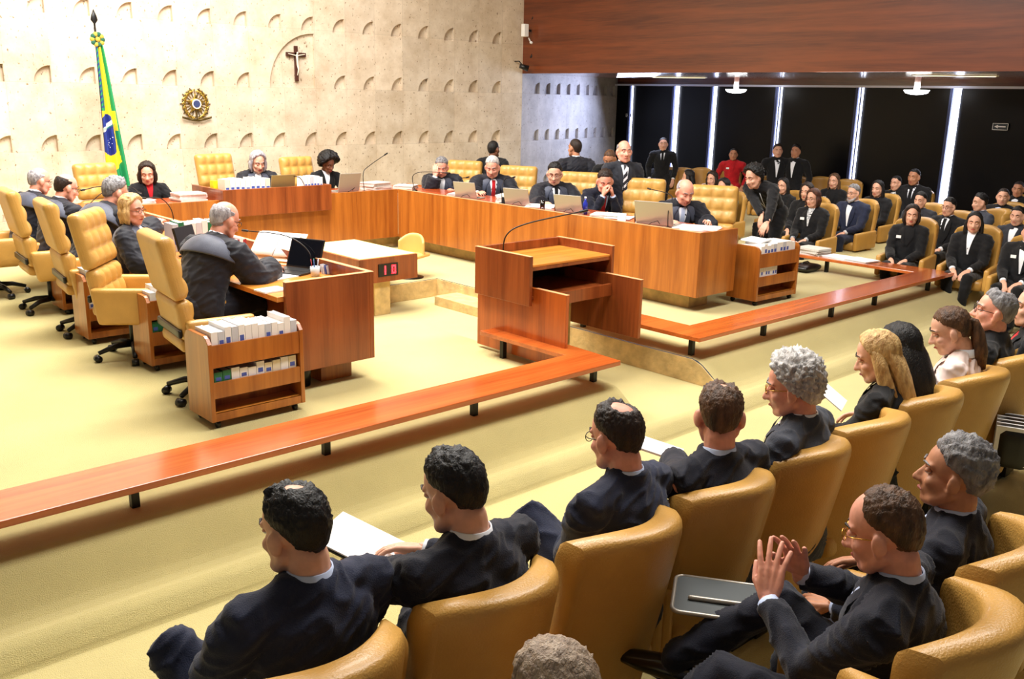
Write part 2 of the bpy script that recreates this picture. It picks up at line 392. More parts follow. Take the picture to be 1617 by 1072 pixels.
b_(t, 'desk_top', WX, 3.3, 8.62, 11.16, 11.85, DR-.04, DR)
b_(t, 'plinth', STON, 4.2, 8.1, 11.3, 11.62, 0, DB)
b_(t, 'end_panel', WV, 3.26, 3.30, 11.16, 11.85, DB, DZ)
b_(t, 'end_panel', WV, 8.62, 8.66, 11.12, 11.85, DB, DZ)
t = thing('judges_bench', 'wooden bench wing on the left with a laptop at its end', 'bench', (3.25, 5.95, 0))
b_(t, 'front_panel', WRV, 3.97, 4.01, 5.95, 11.12, DB, DZ)
b_(t, 'end_panel', WRV, 3.25, 3.97, 5.95, 5.99, DB, DZ)
b_(t, 'desk_top', WTOP, 3.20, 3.97, 5.99, 11.12, DW-.04, DW)
b_(t, 'plinth', WV, 3.62, 3.90, 6.12, 10.9, 0, DB)
b_(t, 'panel_edge', WEDGE, 3.25, 4.012, 5.948, 5.992, DZ, DZ+.004, 0)
b_(t, 'panel_edge', WEDGE, 3.968, 4.012, 5.992, 11.1, DZ, DZ+.004, 0)
b_(t, 'modesty_panel', WRV, 3.5, 3.54, 6.2, 11.0, .2, DW-.04)
t = thing('presiding_bench', 'raised wooden box desk of the presiding judge on the back bench', 'bench', (5.2, 11.0, DZ))
b_(t, 'front_panel', WRV, 5.2, 6.76, 11.0, 11.04, .65, .993)
b_(t, 'side_panel', WRV, 5.2, 5.24, 11.04, 11.9, DW, .993)
b_(t, 'side_panel', WRV, 6.72, 6.76, 11.04, 11.7, DW, .993)
b_(t, 'desk_top', WX, 5.24, 6.72, 11.04, 11.7, .86, .885)
# clerk's table with the timer
t = thing('clerk_table', 'low brown wooden table with a pale top in the sunken centre of the court', 'table', (5.9, 9.05, ZC))
b_(t, 'table_body', WRV, 5.50, 6.285, 8.43, 9.72, .17, .445)
b_(t, 'table_top', mat('pale_table_top', (236, 222, 150), .7), 5.52, 6.265, 8.45, 9.70, .445, .452, 0)
b_(t, 'leg', STON, 5.74, 5.95, 8.50, 8.80, ZC, .17)
b_(t, 'leg', STON, 5.74, 5.95, 9.2, 9.5, ZC, .17)
dsp = b_(t, 'display', BLK, 5.745, 6.005, 8.418, 8.43, .235, .375, 0)
LED = mat('red_led', (255, 40, 50), .5, emit=4)
def seven(ch, ox, oz, w, h, y, M=None):
    segs = {'a': (0, h, w, h), 'd': (0, 0, w, 0), 'g': (0, h/2, w, h/2), 'b': (w, h/2, w, h), 'c': (w, 0, w, h/2), 'f': (0, h/2, 0, h), 'e': (0, 0, 0, h/2)}
    on = {'0': 'abcdef', '1': 'bc'}[ch]; mb = MB()
    for s in on:
        a, b, c, d = segs[s]; k = .009
        mb.box(ox+a-k, ox+c+k, y-.003, y, oz+b-k, oz+d+k)
    return mb
dm = seven('1', 5.80-5.9, .265-ZC, 0.03, .08, 8.418-9.05)
d2 = seven('0', 5.925-5.9, .265-ZC, .04, .08, 8.418-9.05)
dm.build('digit', LED, dsp); d2.build('digit', LED, dsp)
# rails
def rail(name, label, pts, feet, z=.215, th=.04):
    t = thing(name, label, 'barrier', (pts[0][0], pts[0][1], 0))
    ox, oy = pts[0][0], pts[0][1]
    MB().prism([(x-ox, y-oy) for x, y in pts], z-th, z).build('rail_board', RAILM, t, .006)
    for i, (x, y) in enumerate(feet):
        m = MB(); m.prism([(x-ox-.022, y-oy-.022), (x-ox+.022, y-oy-.022), (x-ox+.022, y-oy+.022), (x-ox-.022, y-oy+.022)], 0, z-th)
        m.build('leg', BLKM, t, .003)
    return t
RAILM = wood('rail_wood', (204, 106, 46), (160, 70, 26), 'X', rough=.2, coat=.5, sc=.8)
rail('low_barrier', 'long low orange wooden rail on black legs, left of the passage',
     [(-3, 4.56), (5.37, 4.56), (5.43, 5.97), (5.12, 5.97), (5.14, 4.95), (-3, 4.95)],
     [(-1, 4.76), (.45, 4.76), (1.655, 4.79), (4.045, 4.77), (5.31, 4.79), (5.2, 5.75), (2.85, 4.79)])
rail('low_barrier', 'low orange wooden rail right of the passage, papers on its far end',
     [(6.44, 4.60), (11.24, 4.60), (11.62, 4.60), (11.62, 7.3), (11.24, 7.3), (11.24, 4.95), (6.76, 4.95), (6.76, 6.3), (6.42, 6.3)],
     [(6.58, 4.78), (7.72, 4.78), (9.0, 4.78), (9.95, 4.78), (11.3, 4.78), (11.42, 6.2), (6.58, 6.1)])
# lectern
t = thing('lectern', 'red wooden speaker lectern with open shelf on a stone pedestal in the passage', 'lectern', (5.72, 5.8, ZC))
b_(t, 'side_panel', WRV, 5.20, 5.235, 5.44, 6.14, .51, .925)
b_(t, 'side_panel', WRV, 6.205, 6.24, 5.44, 6.14, .51, .925)
b_(t, 'back_panel', WRV, 5.235, 6.205, 6.105, 6.14, .51, .925)
b_(t, 'desk_top', WTOP, 5.235, 6.205, 5.46, 6.105, .83, .85)
b_(t, 'shelf_rail', WRV, 5.235, 6.205, 5.46, 5.49, .80, .83)
b_(t, 'shelf', WRV, 5.235, 6.205, 5.46, 6.105, .56, .585)
b_(t, 'shelf_front', WRV, 5.31, 6.13, 5.36, 5.39, .50, .61)
b_(t, 'lower_panel', wood('wood_orange_panel', (196, 98, 34), (146, 62, 20), 'Z'), 5.27, 5.305, 5.08, 6.18, .03, .655)
b_(t, 'lower_panel', WRV, 6.13, 6.165, 5.03, 5.95, .17, .69)
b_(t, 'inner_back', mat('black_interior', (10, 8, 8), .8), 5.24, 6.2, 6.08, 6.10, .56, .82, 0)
b_(t, 'pedestal', STON, 5.55, 6.02, 5.74, 6.10, ZC, .51)
for z, x, y0, y1 in ((.925, 5.2, 5.44, 6.14), (.925, 6.205, 5.44, 6.14), (.655, 5.27, 5.08, 5.44), (.69, 6.13, 5.03, 5.44)):
    b_(t, 'panel_edge', WEDGE, x-.001, x+.036, y0-.001, y1, z, z+.004, 0)
# ---------------------------------------------------------------- trolleys
def trolley(label, x, y, rz=0, w=.70, d=.30, h=.64, m=WV, group=None):
    t = thing('book_trolley', label, 'trolley', (x, y, 0), rz, group)
    pr = [(0, .055), (d, .055), (d, h-.05), (d-.03, h-.012), (d-.06, h), (.06, h), (.03, h-.012), (0, h-.05)]
    for sx in (0, w-.03):
        mb = MB(); mb.prism([(p[0], p[1]) for p in pr], 0, .03, 0, Matrix(((0, 0, 1, sx), (1, 0, 0, 0), (0, 1, 0, 0), (0, 0, 0, 1))))
        mb.build('side_panel', m, t, .003)
    MB().box(.03, w-.03, d*.5-.01, d*.5+.01, .09, h-.09).build('divider', m, t)
    MB().box(.03, w-.03, .01, d-.01, .09, .11).build('shelf', WTOP, t)
    MB().box(.03, w-.03, .005, .025, .055, .11).build('shelf_front', m, t, .002)
    for z in (.31, .535):
        MB().box(.03, w-.03, .02, d-.02, z-.012, z).build('shelf', m, t)
    MB().box(.03, w-.03, .005, .022, .215, .325).build('shelf_front', m, t, .002)
    MB().box(.03, w-.03, .005, .022, .425, .58).build('shelf_front', m, t, .002)
    for (px, py) in ((.06, .05), (w-.06, .05), (.06, d-.05), (w-.06, d-.05)):
        c = MB(); c.tube([(px-.012, py, .025), (px+.012, py, .025)], .025, 14).box(px-.018, px+.018, py-.02, py+.02, .045, .06)
        c.build('caster', BLK, t)
    return t
BKC = [mat('book_white', (236, 232, 230), .6), mat('book_cream', (226, 214, 190), .6), mat('book_grey', (196, 198, 206), .6),
       mat('book_green', (34, 110, 72), .5), mat('book_red', (150, 30, 34), .5), mat('book_blue', (70, 90, 160), .5)]
PRINT = mat('printed_label', (70, 90, 170), .6)
def book_proto(kind, w, d, h, cov):
    "upright bound volume: cover wraps the page block; local x = thickness"
    mb = MB()
    mb.box(-w/2, -w/2+.003, 0, d, 0, h, 0).box(w/2-.003, w/2, 0, d, 0, h, 0).box(-w/2, w/2, 0, .004, 0, h, 0)
    return mb, (w, d, h)
def book(label, loc, rz, w, d, h, cov, parent_tilt=0, group=None, lab=True):
    t = thing('book', label, 'book', loc, rz, group)
    if parent_tilt: t.rotation_euler = (0, parent_tilt, rz)
    mb = MB(); mb.box(-w/2, -w/2+.003, 0, d, 0, h).box(w/2-.003, w/2, 0, d, 0, h).box(-w/2+.003, w/2-.003, 0, .004, 0, h)
    mb.build('cover', cov, t)
    MB().box(-w/2+.003, w/2-.003, .004, d-.004, .004, h-.003).build('pages', PAPE, t)
    if lab: MB().box(-w*.32, w*.32, -.001, 0, h*.25, h*.55).build('spine_label', PRINT, t)
    return t
def book_row(t, x0, x1, y, z, n, desc, where, cat_i=(0, 0, 0, 1, 2), hr=(.09, .16), dep=.19, group=None, leans=(), first=None):
    "n volumes side by side on a shelf of trolley t (coordinates of the trolley)"
    a = t.rotation_euler.z; X = x0; rnd = random.Random(int(x0*1000+z*100+t.location.x*77))
    W_ = (x1-x0)/n; ords = ['first', 'second', 'third', 'fourth', 'fifth', 'sixth', 'seventh', 'eighth', 'ninth', 'tenth', 'eleventh', 'twelfth', 'thirteenth', 'fourteenth']
    for i in range(n):
        w = W_*.94; h = rnd.uniform(*hr); c = BKC[cat_i[rnd.randrange(len(cat_i))]] if not (first and i in first) else BKC[first[i]]
        p = Vector((X+W_/2, y, z)); p = t.location + (RZ(a) @ p)
        b = book('%s volume, %s from the left %s' % (desc, ords[i], where), p, a, w, dep, h, c, group=group, lab=rnd.random() < .6)
        X += W_
# ---------------------------------------------------------------- chairs
def tufted(w, h, nx, nz, depth=.022, puff=.03, th=.11, M=None, mb=None, m=0):
    "cushion standing in the x,z plane, buttoned face towards +y"
    mb = mb or MB()
    def f(p):
        q = p.copy()
        if q.y > 0:
            u = (q.x/w+.5)*nx; v = (q.z/h+.5)*nz
            b = abs(math.sin(math.pi*u))*abs(math.sin(math.pi*v))
            e = min(1, (.5-abs(q.x/w))*9, (.5-abs(q.z/h))*9); q.y += (puff*b**.55-depth*.3)*max(0, e)
        return q
    mb.cush((0, 0, 0), (w, th, h), th*.42, m, M, n=max(nx, nz)*5, fn=f)
    return mb
def judge_chair(label, x, y, rz, tall=1.0, group=None):
    t = thing('judge_chair', label, 'chair', (x, y, 0), rz, group)
    M = T(0, -.26, .98*tall) @ RX(R(12)); tufted(.58, .46, 4, 3, M=M).build('headrest', LEA, t)
    M = T(0, -.185, .62*tall) @ RX(R(9)); tufted(.56, .30, 4, 2, M=M).build('backrest', LEA, t)
    MB().cush((0, .03, .455), (.52, .52, .10), .04, n=4).build('seat', LEA, t)
    for s in (-1, 1):
        mb = MB()
        def f(p):
            q = p.copy(); k = (q.z+.15)/.30; q.y = q.y*(.72+.28*k)+.02*k; return q
        mb.cush((s*.30, .02, .50), (.085, .50, .30), .035, n=4, fn=f); mb.build('armrest', LEA, t)
    st = MB().cush((0, -.235, .55), (.54, .03, .06), .012, M=None)
    st.build('back_strap', BLK, t)
    b = MB(); b.tube([(0, 0, .10), (0, 0, .40)], .03, 12).box(-.12, .12, -.1, .12, .385, .405)
    b.build('column', BLKM, t)
    for k in range(5):
        a = R(72*k+18); q = MB(); c = Vector((math.cos(a), math.sin(a), 0))
        q.tube([c*.02+Vector((0, 0, .12)), c*.16+Vector((0, 0, .115)), c*.29+Vector((0, 0, .075))], [.03, .024, .018], 8)
        o = q.build('base_leg', BLKM, t)
        w = MB(); p = c*.30; w.tube([p+Vector((-c.y*.028, c.x*.028, .03)), p-Vector((-c.y*.028, c.x*.028, -.03))], .03, 12); w.build('caster', BLK, o)
    return t
def aud_chair(label, x, y, rz, z=ZA, group=None):
    t = thing('audience_armchair', label, 'armchair', (x, y, z), rz, group)
    # curved back shell with a fat rolled top
    def shell(u, v):
        # v runs round the section: bottom back, up, over the roll, down the front
        X = (u-.5)*2; x = X*.25
        sec = [(-.20, .26), (-.25, .50), (-.315, .80), (-.35, .97), (-.362, 1.035), (-.355, 1.068), (-.335, 1.082), (-.26, 1.078), (-.235, 1.06), (-.225, 1.03), (-.228, .95), (-.21, .78), (-.16, .50), (-.13, .34), (-.13, .27)]
        k = v*(len(sec)-1); i = min(int(k), len(sec)-2); r = k-i
        y = sec[i][0]*(1-r)+sec[i+1][0]*r; z = sec[i][1]*(1-r)+sec[i+1][1]*r
        y += .15*abs(X)**2.2; z -= .05*abs(X)**3*(z > .6) 
        return (x, y, z)
    mb = MB(); nu = 15; nv = 27
    mb.grid(shell, nu, nv)
    # closed rounded sides
    for e in (0, 1):
        ring = [shell(e, j/(nv-1)) for j in range(nv)]; c = Vector((0, 0, 0))
        for p in ring: c += Vector(p)
        c /= nv; out = .022*(1 if e else -1)
        r2 = [((Vector(p)-c)*.86+c+Vector((out, 0, 0))) for p in ring]
        vs = ring+[tuple(p) for p in r2]; fs = []
        for j in range(nv-1): q = (j, j+1, nv+j+1, nv+j); fs.append(q if not e else q[::-1])
        fs.append(tuple(range(nv, 2*nv)) if not e else tuple(range(nv, 2*nv))[::-1])
        mb.add(vs, fs, 0, True)
    mb.build('backrest', LEA, t)
    MB().cush((0, .10, .40), (.47, .54, .13), .045, n=4).build('seat', LEA, t)
    for s in (-1, 1):
        def f(p):
            q = p.copy(); k = (p.y+.27)/.54; q.z -= .02*k; return q
        MB().cush((s*.272, .13, .50), (.07, .56, .27), .03, n=4, fn=f).build('armrest', LEA, t)
    b = MB().box(-.05, .05, -.05, .10, .02, .34).box(-.2, .2, -.02, .06, 0, .03)
    b.build('pedestal', BLKM, t, .004)
    return t
# ---- left wing chairs (seen from behind), facing the bench (+x)
for i, (x, y, a, lab) in enumerate([(2.80, 6.38, -97, 'tan leather judge chair beside the nearest book trolley, its back to us'),
        (2.78, 7.72, -128, 'tan judge chair with tufted back behind the blonde woman in glasses'),
        (2.80, 8.80, -97, 'tan leather judge chair behind the balding man with a dark fringe of hair'),
        (2.80, 9.95, -95, 'tan leather judge chair behind the white-haired man at the far left'),
        (2.55, 11.0, -95, 'tan judge chair at the left edge of the photo, only its side showing')]):
    judge_chair(lab, x, y, R(a), 1.03)
# ---- right wing chairs (seen from the front), facing -x
for px, py, lab in [(735, 253, 'tan tufted judge chair behind the man holding his face'), (820, 262, 'tan tufted judge chair behind the white-haired man with a red tie'),
        (918, 271, 'tan tufted judge chair right of the man in a black tie and glasses'), (1018, 283, 'tan tufted judge chair in front of the man with a striped tie'),
        (1130, 294, 'tan tufted judge chair behind the bald man')]:
    p = atx(px, py, 9.45); judge_chair(lab, 9.2, p.y-.12, R(118))
for x, y, a, lab in [(4.28, 12.3, -168, 'tan judge chair behind the woman with dark bobbed hair'), (5.95, 12.45, -172, 'tan tufted high chair behind the grey-haired presiding woman'),
        (7.2, 12.35, -172, 'tan tufted chair behind the woman with big curly black hair')]:
    judge_chair(lab, x, y, R(a), 1.05 if 'presiding' not in lab else 1.12)
# ---- front row of the audience (seen from behind)
fr = [(1.30, 'first'), (1.92, 'second'), (2.56, 'third'), (3.17, 'fourth'), (3.78, 'fifth'), (4.36, 'sixth'), (4.97, 'seventh'), (5.60, 'eighth'), (6.22, 'ninth'), (6.85, 'tenth')]
A0 = None
def ac(label, x, y, rz, z=ZA, group=None):
    global A0
    if A0 is None: A0 = aud_chair(label, x, y, rz, z, group); return A0
    c = dup(A0, (x, y, z), rz, label)
    if group: c['group'] = group
    return c
for x, n in fr: ac('tan leather armchair, %s from the left in the front audience row' % n, x-.155, 2.15, R(0))
ZB = -.22
struct('trim_11', MB().box(-5, 20, -3, 1.42, ZA-.02, ZB), CARP, .01)
# ---- small shell chair by the clerk's table
t = thing('shell_chair', 'small tan shell chair at the right end of the pale-topped low table', 'chair', (6.74, 9.20, 0), R(112)); t.scale = (1, 1, .69)
def sh(u, v):
    a = R(-75+150*u); r = .20; th = (v-.5)
    return (r*math.sin(a), -r*math.cos(a)*.85+.02, .36+.42*v*(1-.35*abs(math.sin(a))**3))
s_ = MB().grid(sh, 17, 7); o = s_.build('backrest', mat('pale_tan_leather', (224, 176, 100), .45), t); md = o.modifiers.new('thick', 'SOLIDIFY'); md.thickness = .035
ms = o.modifiers.new('round', 'SUBSURF'); ms.levels = ms.render_levels = 1
MB().cush((0, 0, .40), (.38, .38, .07), .03, n=3).build('seat', MATS['pale_tan_leather'], t)
b = MB().tube([(0, 0, .03), (0, 0, .37)], .02, 10).lathe([(0, 0), (.17, 0), (.17, .012), (.03, .03), (0, .03)], 20); b.build('base', BLKM, t)
# ================================================================ things on the desks, wall and ceiling
def paper(label, x, y, z, w=.21, d=.297, h=.004, rz=0, m=None, cat='paper', name='paper_sheet'):
    o = MB().box(-w/2, w/2, -d/2, d/2, 0, h).build(name, m or PAP); o.location = (x, y, z); o.rotation_euler = (0, 0, rz); return tag(o, label, cat)
def stack(label, x, y, z, n=5, w=.22, d=.3, h=.05, rz=0, name='paper_stack'):
    mb = MB(); r = random.Random(int(x*99+y*77))
    for i in range(n):
        M = T(r.uniform(-.012, .012), r.uniform(-.012, .012), h*i/n) @ RZ(r.uniform(-.1, .1)); mb.box(-w/2, w/2, -d/2, d/2, 0, h/n*.92, 0, M)
    o = mb.build(name, PAPE if n > 3 else PAP); o.location = (x, y, z); o.rotation_euler = (0, 0, rz); return tag(o, label, 'papers')
def laptop(label, x, y, z, rz, col=None, ang=105, w=.34, d=.24, cable=True):
    t = thing('laptop', label, 'laptop', (x, y, z), rz); c = col or SIL      # local +y is the side of the user
    MB().box(-w/2, w/2, 0, d, 0, .018).build('base', c, t, .003)
    MB().box(-w*.42, w*.42, d*.12, d*.58, .018, .020).build('keyboard', BLK, t)
    M = RX(R(90-ang+180)) ; M = Matrix.Rotation(R(ang-90), 4, 'X')
    l = MB().box(-w/2, w/2, -.006, .006, 0, d, M=T(0, 0, .018) @ M).build('lid', c, t, .003)
    MB().box(-w*.46, w*.46, .0065, .0075, .015, d-.012, M=T(0, 0, .018) @ M).build('screen', mat('laptop_screen', (8, 8, 14), .12), l)
    if cable: MB().tube([(.06, -.01, .03), (.06, -.07, .07), (.0, -.09, .05), (-.07, -.05, .004)], .004, 6).build('cable', BLK, t)
    return t
def gooseneck(label, pts, r=.005):
    p0 = Vector(pts[0]); t = thing('gooseneck_microphone', label, 'microphone', p0)
    P = [Vector(p)-p0 for p in pts]; Q = []
    for i in range(len(P)-1):           # rounded path
        for k in range(6):
            u = k/6; a = P[max(i-1, 0)]; b = P[i]; c = P[i+1]; d = P[min(i+2, len(P)-1)]
            Q.append(.5*((2*b)+(c-a)*u+(2*a-5*b+4*c-d)*u*u+(3*b-a-3*c+d)*u**3))
    Q.append(P[-1]); MB().tube(Q, r, 8).build('neck', BLKM, t)
    d = (P[-1]-P[-2]).normalized(); MB().tube([P[-1]-d*.01, P[-1]+d*.05], r*2.1, 10, round_=True).build('mic_head', BLK, t)
    MB().lathe([(0, 0), (.04, 0), (.04, .012), (.012, .022), (0, .022)], 16).build('base', BLK, t)
def tumbler(label, x, y, z):
    t = thing('drinking_glass', label, 'glass', (x, y, z))
    MB().lathe([(0, 0), (.030, 0), (.034, .11), (.031, .11), (.028, .006), (0, .006)], 18).build('glass_wall', LENS, t)
    MB().lathe([(0, .008), (.027, .008), (.030, .07), (0, .07)], 18).build('water', mat('water', (235, 240, 250), .02, trans=1), t)
def upright_books(prefix, p0, p1, z, n, hr, cols, suffix, dep=.2, names=None):
    "volumes standing side by side from p0 to p1 on a desk"
    a, b = Vector((*p0, z)), Vector((*p1, z)); d = b-a; rz = math.atan2(d.y, d.x); r = random.Random(n*7+int(z*100)); W_ = d.length/n
    ords = ['first', 'second', 'third', 'fourth', 'fifth', 'sixth', 'seventh', 'eighth', 'ninth', 'tenth', 'eleventh', 'twelfth']
    for i in range(n):
        p = a+d*((i+.5)/n); book('%s, %s from the left %s' % (prefix, ords[i], suffix), p, rz, W_*.94, dep, r.uniform(*hr), BKC[cols[i % len(cols)]])
GOLDM = mat('gilded_metal', (204, 170, 80), .3, metal=.9, vary=.3, vs=20); DGOLD = mat('dark_gilding', (92, 74, 34), .45, metal=.6)
# ---- trolleys and their volumes
TL = [trolley('nearest wooden book trolley, white volumes on two shelves, beside the glasses-wearing man', 2.49, 5.62, 0, w=.70, d=.36),
      trolley('wooden book trolley between the chairs of the nearest man and the blonde woman', 2.70, 7.16, 0, w=.46, d=.34, h=.62),
      trolley('wooden book trolley at the side of the blonde woman, second shelf empty', 2.60, 8.30, 0, w=.46, d=.34, h=.62),
      trolley('narrow wooden book trolley second from the far left end', 2.80, 9.60, 0, w=.36, d=.34, h=.62),
      trolley('wooden book trolley on the right, below the leaning man with a lanyard', 8.77, 5.56, R(-2), w=.78, d=.40, h=.66)]
book_row(TL[0], .035, .665, .02, .535, 13, 'white bound', 'on the top shelf of the nearest trolley', hr=(.115, .165), dep=.24, cat_i=(0, 0, 0, 0, 2))
book_row(TL[0], .045, .655, .03, .31, 10, 'white bound', 'on the middle shelf of the nearest trolley', hr=(.07, .105), dep=.22, cat_i=(0, 0, 1, 0), first={0: 3, 1: 3})
book_row(TL[1], .035, .20, .02, .515, 3, 'white thick', 'on top of the second trolley', hr=(.12, .17), dep=.22, cat_i=(0, 0, 5))
book_row(TL[1], .04, .26, .03, .31, 4, 'small', 'on the lower shelf of the second trolley', hr=(.07, .10), dep=.2, cat_i=(0, 2), first={0: 3, 1: 3})
book_row(TL[2], .035, .18, .02, .515, 2, 'white thick', 'on top of the third trolley', hr=(.13, .17), dep=.22, cat_i=(0, 2))
book_row(TL[2], .04, .16, .03, .31, 2, 'grey', 'on the lower shelf of the third trolley', hr=(.08, .11), dep=.2, cat_i=(2, 0))
book_row(TL[3], .035, .12, .02, .515, 2, 'white', 'on top of the fourth trolley', hr=(.09, .12), dep=.22, cat_i=(0, 0))
book_row(TL[3], .04, .20, .03, .31, 2, 'green', 'on the lower shelf of the fourth trolley', hr=(.05, .07), dep=.2, cat_i=(3, 3))
book_row(TL[4], .05, .70, .02, .555, 11, 'white bound', 'on top of the right-hand trolley', hr=(.10, .13), dep=.26, cat_i=(0, 0, 2))
book_row(TL[4], .05, .40, .03, .31, 8, 'white slim', 'on the lower shelf of the right-hand trolley', hr=(.10, .12), dep=.22, cat_i=(0, 0))
o = MB().box(-.16, .16, -.12, .12, 0, .012).box(-.12, .12, -.12, .10, .012, .018).build('open_folder', PAP); o.location = (9.02, 5.78, .69); o.rotation_euler = (R(4), 0, R(12)); tag(o, 'large white open folder lying on the volumes of the right-hand trolley', 'folder')
# ---- waste bin
t = thing('waste_bin', 'black cylindrical waste bin under the end of the left bench', 'bin', (3.46, 6.16, 0))
MB().lathe([(0, 0), (.075, 0), (.088, .19), (.083, .19), (.07, .008), (0, .008)], 22).build('bin_shell', BLK, t); MB().lathe([(.086, .185), (.091, .185), (.091, .197), (.086, .197), (.086, .185)], 22).build('rim', BLKM, t)
# ---- left bench
p = at(478, 426, DW); laptop('black open laptop at the near end of the left bench', p.x, p.y, DW, R(112), BLK, 112, .34, .25)
p = at(417, 416, DW); t = thing('book_stand', 'clear sloping stand holding a large open white book, beside the black laptop', 'book stand', (p.x+.02, p.y, DW), R(122))
M = T(0, 0, .03) @ RX(R(-38)) if False else T(0, 0, .03) @ Matrix.Rotation(R(142), 4, 'X')
MB().box(-.24, .24, -.005, .005, -.02, .30, M=T(0, -.10, .02) @ Matrix.Rotation(R(48), 4, 'X')).build('board', mat('clear_acrylic', (230, 200, 170), .1, spec=.6), t)
MB().box(-.26, .26, -.16, -.12, 0, .02).box(-.26, .26, .06, .10, 0, .02).build('foot', MATS['clear_acrylic'], t)
t2 = thing('open_book', 'large open white book on the clear stand', 'book', (p.x+.02, p.y, DW), R(122)); M = T(0, -.10, .02) @ Matrix.Rotation(R(48), 4, 'X')
for sx in (-1, 1):
    MB().grid(lambda u, v: (sx*.19*u, .012+.016*math.sin(min(1, u*1.6)*math.pi/2+.5), .02+.26*v), 8, 4, M=M).build('page', PAP, t2).modifiers.new('s', 'SOLIDIFY').thickness = .012
tag(MB().cush((0, 0, .015), (.06, .10, .03), .014, n=3).build('computer_mouse', BLK), 'black mouse beside the white papers on the near bench end', 'mouse').location = at(426, 428, DW)
p = at(440, 437, DW); paper('white sheet under the hand of the nearest man in glasses', p.x, p.y, DW, .30, .21, .006, R(10))
p = at(428, 459, DW); paper('white notepad on the near corner of the left bench', p.x, p.y, DW+.001, .20, .15, .012, R(5), name='notepad', cat='notepad')
p = at(540, 433, DW); paper('pale blue sheet right of the laptop, at the bench corner', p.x, p.y, DW, .10, .16, .004, R(-20), m=mat('pale_blue_paper', (196, 222, 232), .7))
p = at(498, 436, DW); t = thing('pencil_cup', 'clear cup of pens right of the black laptop', 'pen holder', p)
MB().lathe([(0, 0), (.035, 0), (.04, .08), (.036, .08), (.032, .005), (0, .005)], 14).build('cup', mat('frosted_plastic', (200, 214, 220), .2), t)
for k in range(5):
    a = k*1.3; MB().tube([(.015*math.cos(a), .015*math.sin(a), .01), (.032*math.cos(a), .032*math.sin(a), .14)], .004, 6).build('pen', BKC[(5, 3, 4, 5, 2)[k]], t)
p = at(519, 432, DW); t = thing('card_rack', 'small rack of upright cards beside the pen cup on the near bench', 'card rack', p, R(20))
for k in range(4): MB().box(-.045, .045, -.03+k*.02, -.024+k*.02, 0, .07+.006*k, M=RX(R(-12))).build('card', BKC[(2, 5, 0, 2)[k]], t)
a = at(520, 425, DW); gooseneck('long curved microphone over the open book on the near bench', [(3.93, 6.75, DW), (3.93, 6.78, DW+.16), (3.85, 7.0, DW+.27), (3.72, 7.45, DW+.27)])
gooseneck('curved microphone beside the face of the nearest man', [(3.80, 8.05, DW), (3.74, 7.95, DW+.22), (3.62, 7.75, DW+.34), (3.50, 7.55, DW+.38)])
gooseneck('curved microphone in front of the blonde woman', [(3.75, 9.1, DW), (3.72, 9.0, DW+.26), (3.58, 8.9, DW+.42), (3.40, 8.85, DW+.44)])
gooseneck('curved microphone by the dark-haired woman in a red blouse', [(3.6, 11.4, DW), (3.9, 11.4, DW+.25), (4.2, 11.4, DW+.30), (4.35, 11.5, DW+.22)])
gooseneck('thin microphone in front of the balding man with dark fringe', [(3.70, 10.4, DW), (3.65, 10.2, DW+.30), (3.4, 9.9, DW+.46), (3.1, 9.6, DW+.47)])
p, q_ = at(273, 376, DW), at(306, 372, DW); upright_books('tall teal and white volume', (3.42, 8.30), (3.86, 8.28), DW, 8, (.24, .27), (2, 3, 0, 0, 2, 0, 3, 0), 'on the left bench', .22)
upright_books('thin red and white volume', (3.70, 7.62), (3.80, 7.62), DW, 3, (.16, .19), (4, 0, 4), 'left of the nearest man', .18)
t = thing('monitor', 'dark tilted monitor in front of the teal volumes', 'monitor', (3.45, 8.02, DW), R(35))
MB().box(-.15, .15, -.012, .012, .06, .27, M=RX(R(-14))).build('screen', BLK, t, .004); MB().box(-.02, .02, -.02, .02, 0, .12).box(-.09, .09, -.06, .06, 0, .012).build('stand', BLKM, t)
t = thing('desk_telephone', 'black desk telephone on the left bench near the blonde woman', 'telephone', (3.45, 8.95, DW), R(70))
MB().box(-.09, .09, -.10, .10, 0, .04, M=RX(R(5))).build('phone_body', BLK, t, .006); MB().tube([(-.06, -.09, .065), (-.06, .09, .065)], .018, 10, round_=True).build('handset', BLK, t)
for i, (x, y) in enumerate([(3.5, 7.82), (3.62, 7.86)]): tumbler(['clear tumbler on the left bench, left one of two', 'clear tumbler on the left bench, right one of two'][i], x, y, DW)
stack('pile of white papers before the blonde woman', 3.55, 8.62, DW, 4, .26, .3, .02, R(20)); stack('papers before the balding man with dark fringe', 3.5, 9.9, DW, 3, .3, .3, .015, R(5)); stack('papers before the far-left white-haired man', 3.5, 10.8, DW, 3, .3, .3, .02, R(8))
# ---- back bench
ZP = .885
upright_books('tall white volume', (5.29, 11.12), (5.92, 11.12), ZP, 9, (.20, .235), (1, 0, 0, 0, 0, 0, 0, 0), 'before the grey-haired presiding woman', .2)
tag(MB().box(-.035, .035, 0, .10, .0, .19).box(-.03, .03, -.004, 0, .03, .17).build('yellow_folder', mat('yellow_card', (246, 208, 20), .5)), 'bright yellow folder at the left end of the presiding bench', 'folder').location = (5.19+.1-.0, 11.25+.12, ZP)
laptop('bronze-grey laptop in front of the grey-haired presiding woman', 6.10, 11.14, ZP-.0, R(180-180+4), mat('bronze_laptop', (150, 128, 84), .4, metal=.4), 100, .36, .24)
upright_books('tall white volume', (6.42, 11.12), (6.70, 11.12), ZP, 6, (.20, .225), (0, 0, 2, 0, 0), 'beside the woman with curly black hair', .2)
stack('small pile of papers on the presiding bench', 6.3, 11.45, ZP, 3, .2, .28, .03, .2)
laptop('grey laptop before the woman with curly black hair', 7.18, 11.24, DR, R(4), SIL, 104, .36, .26)
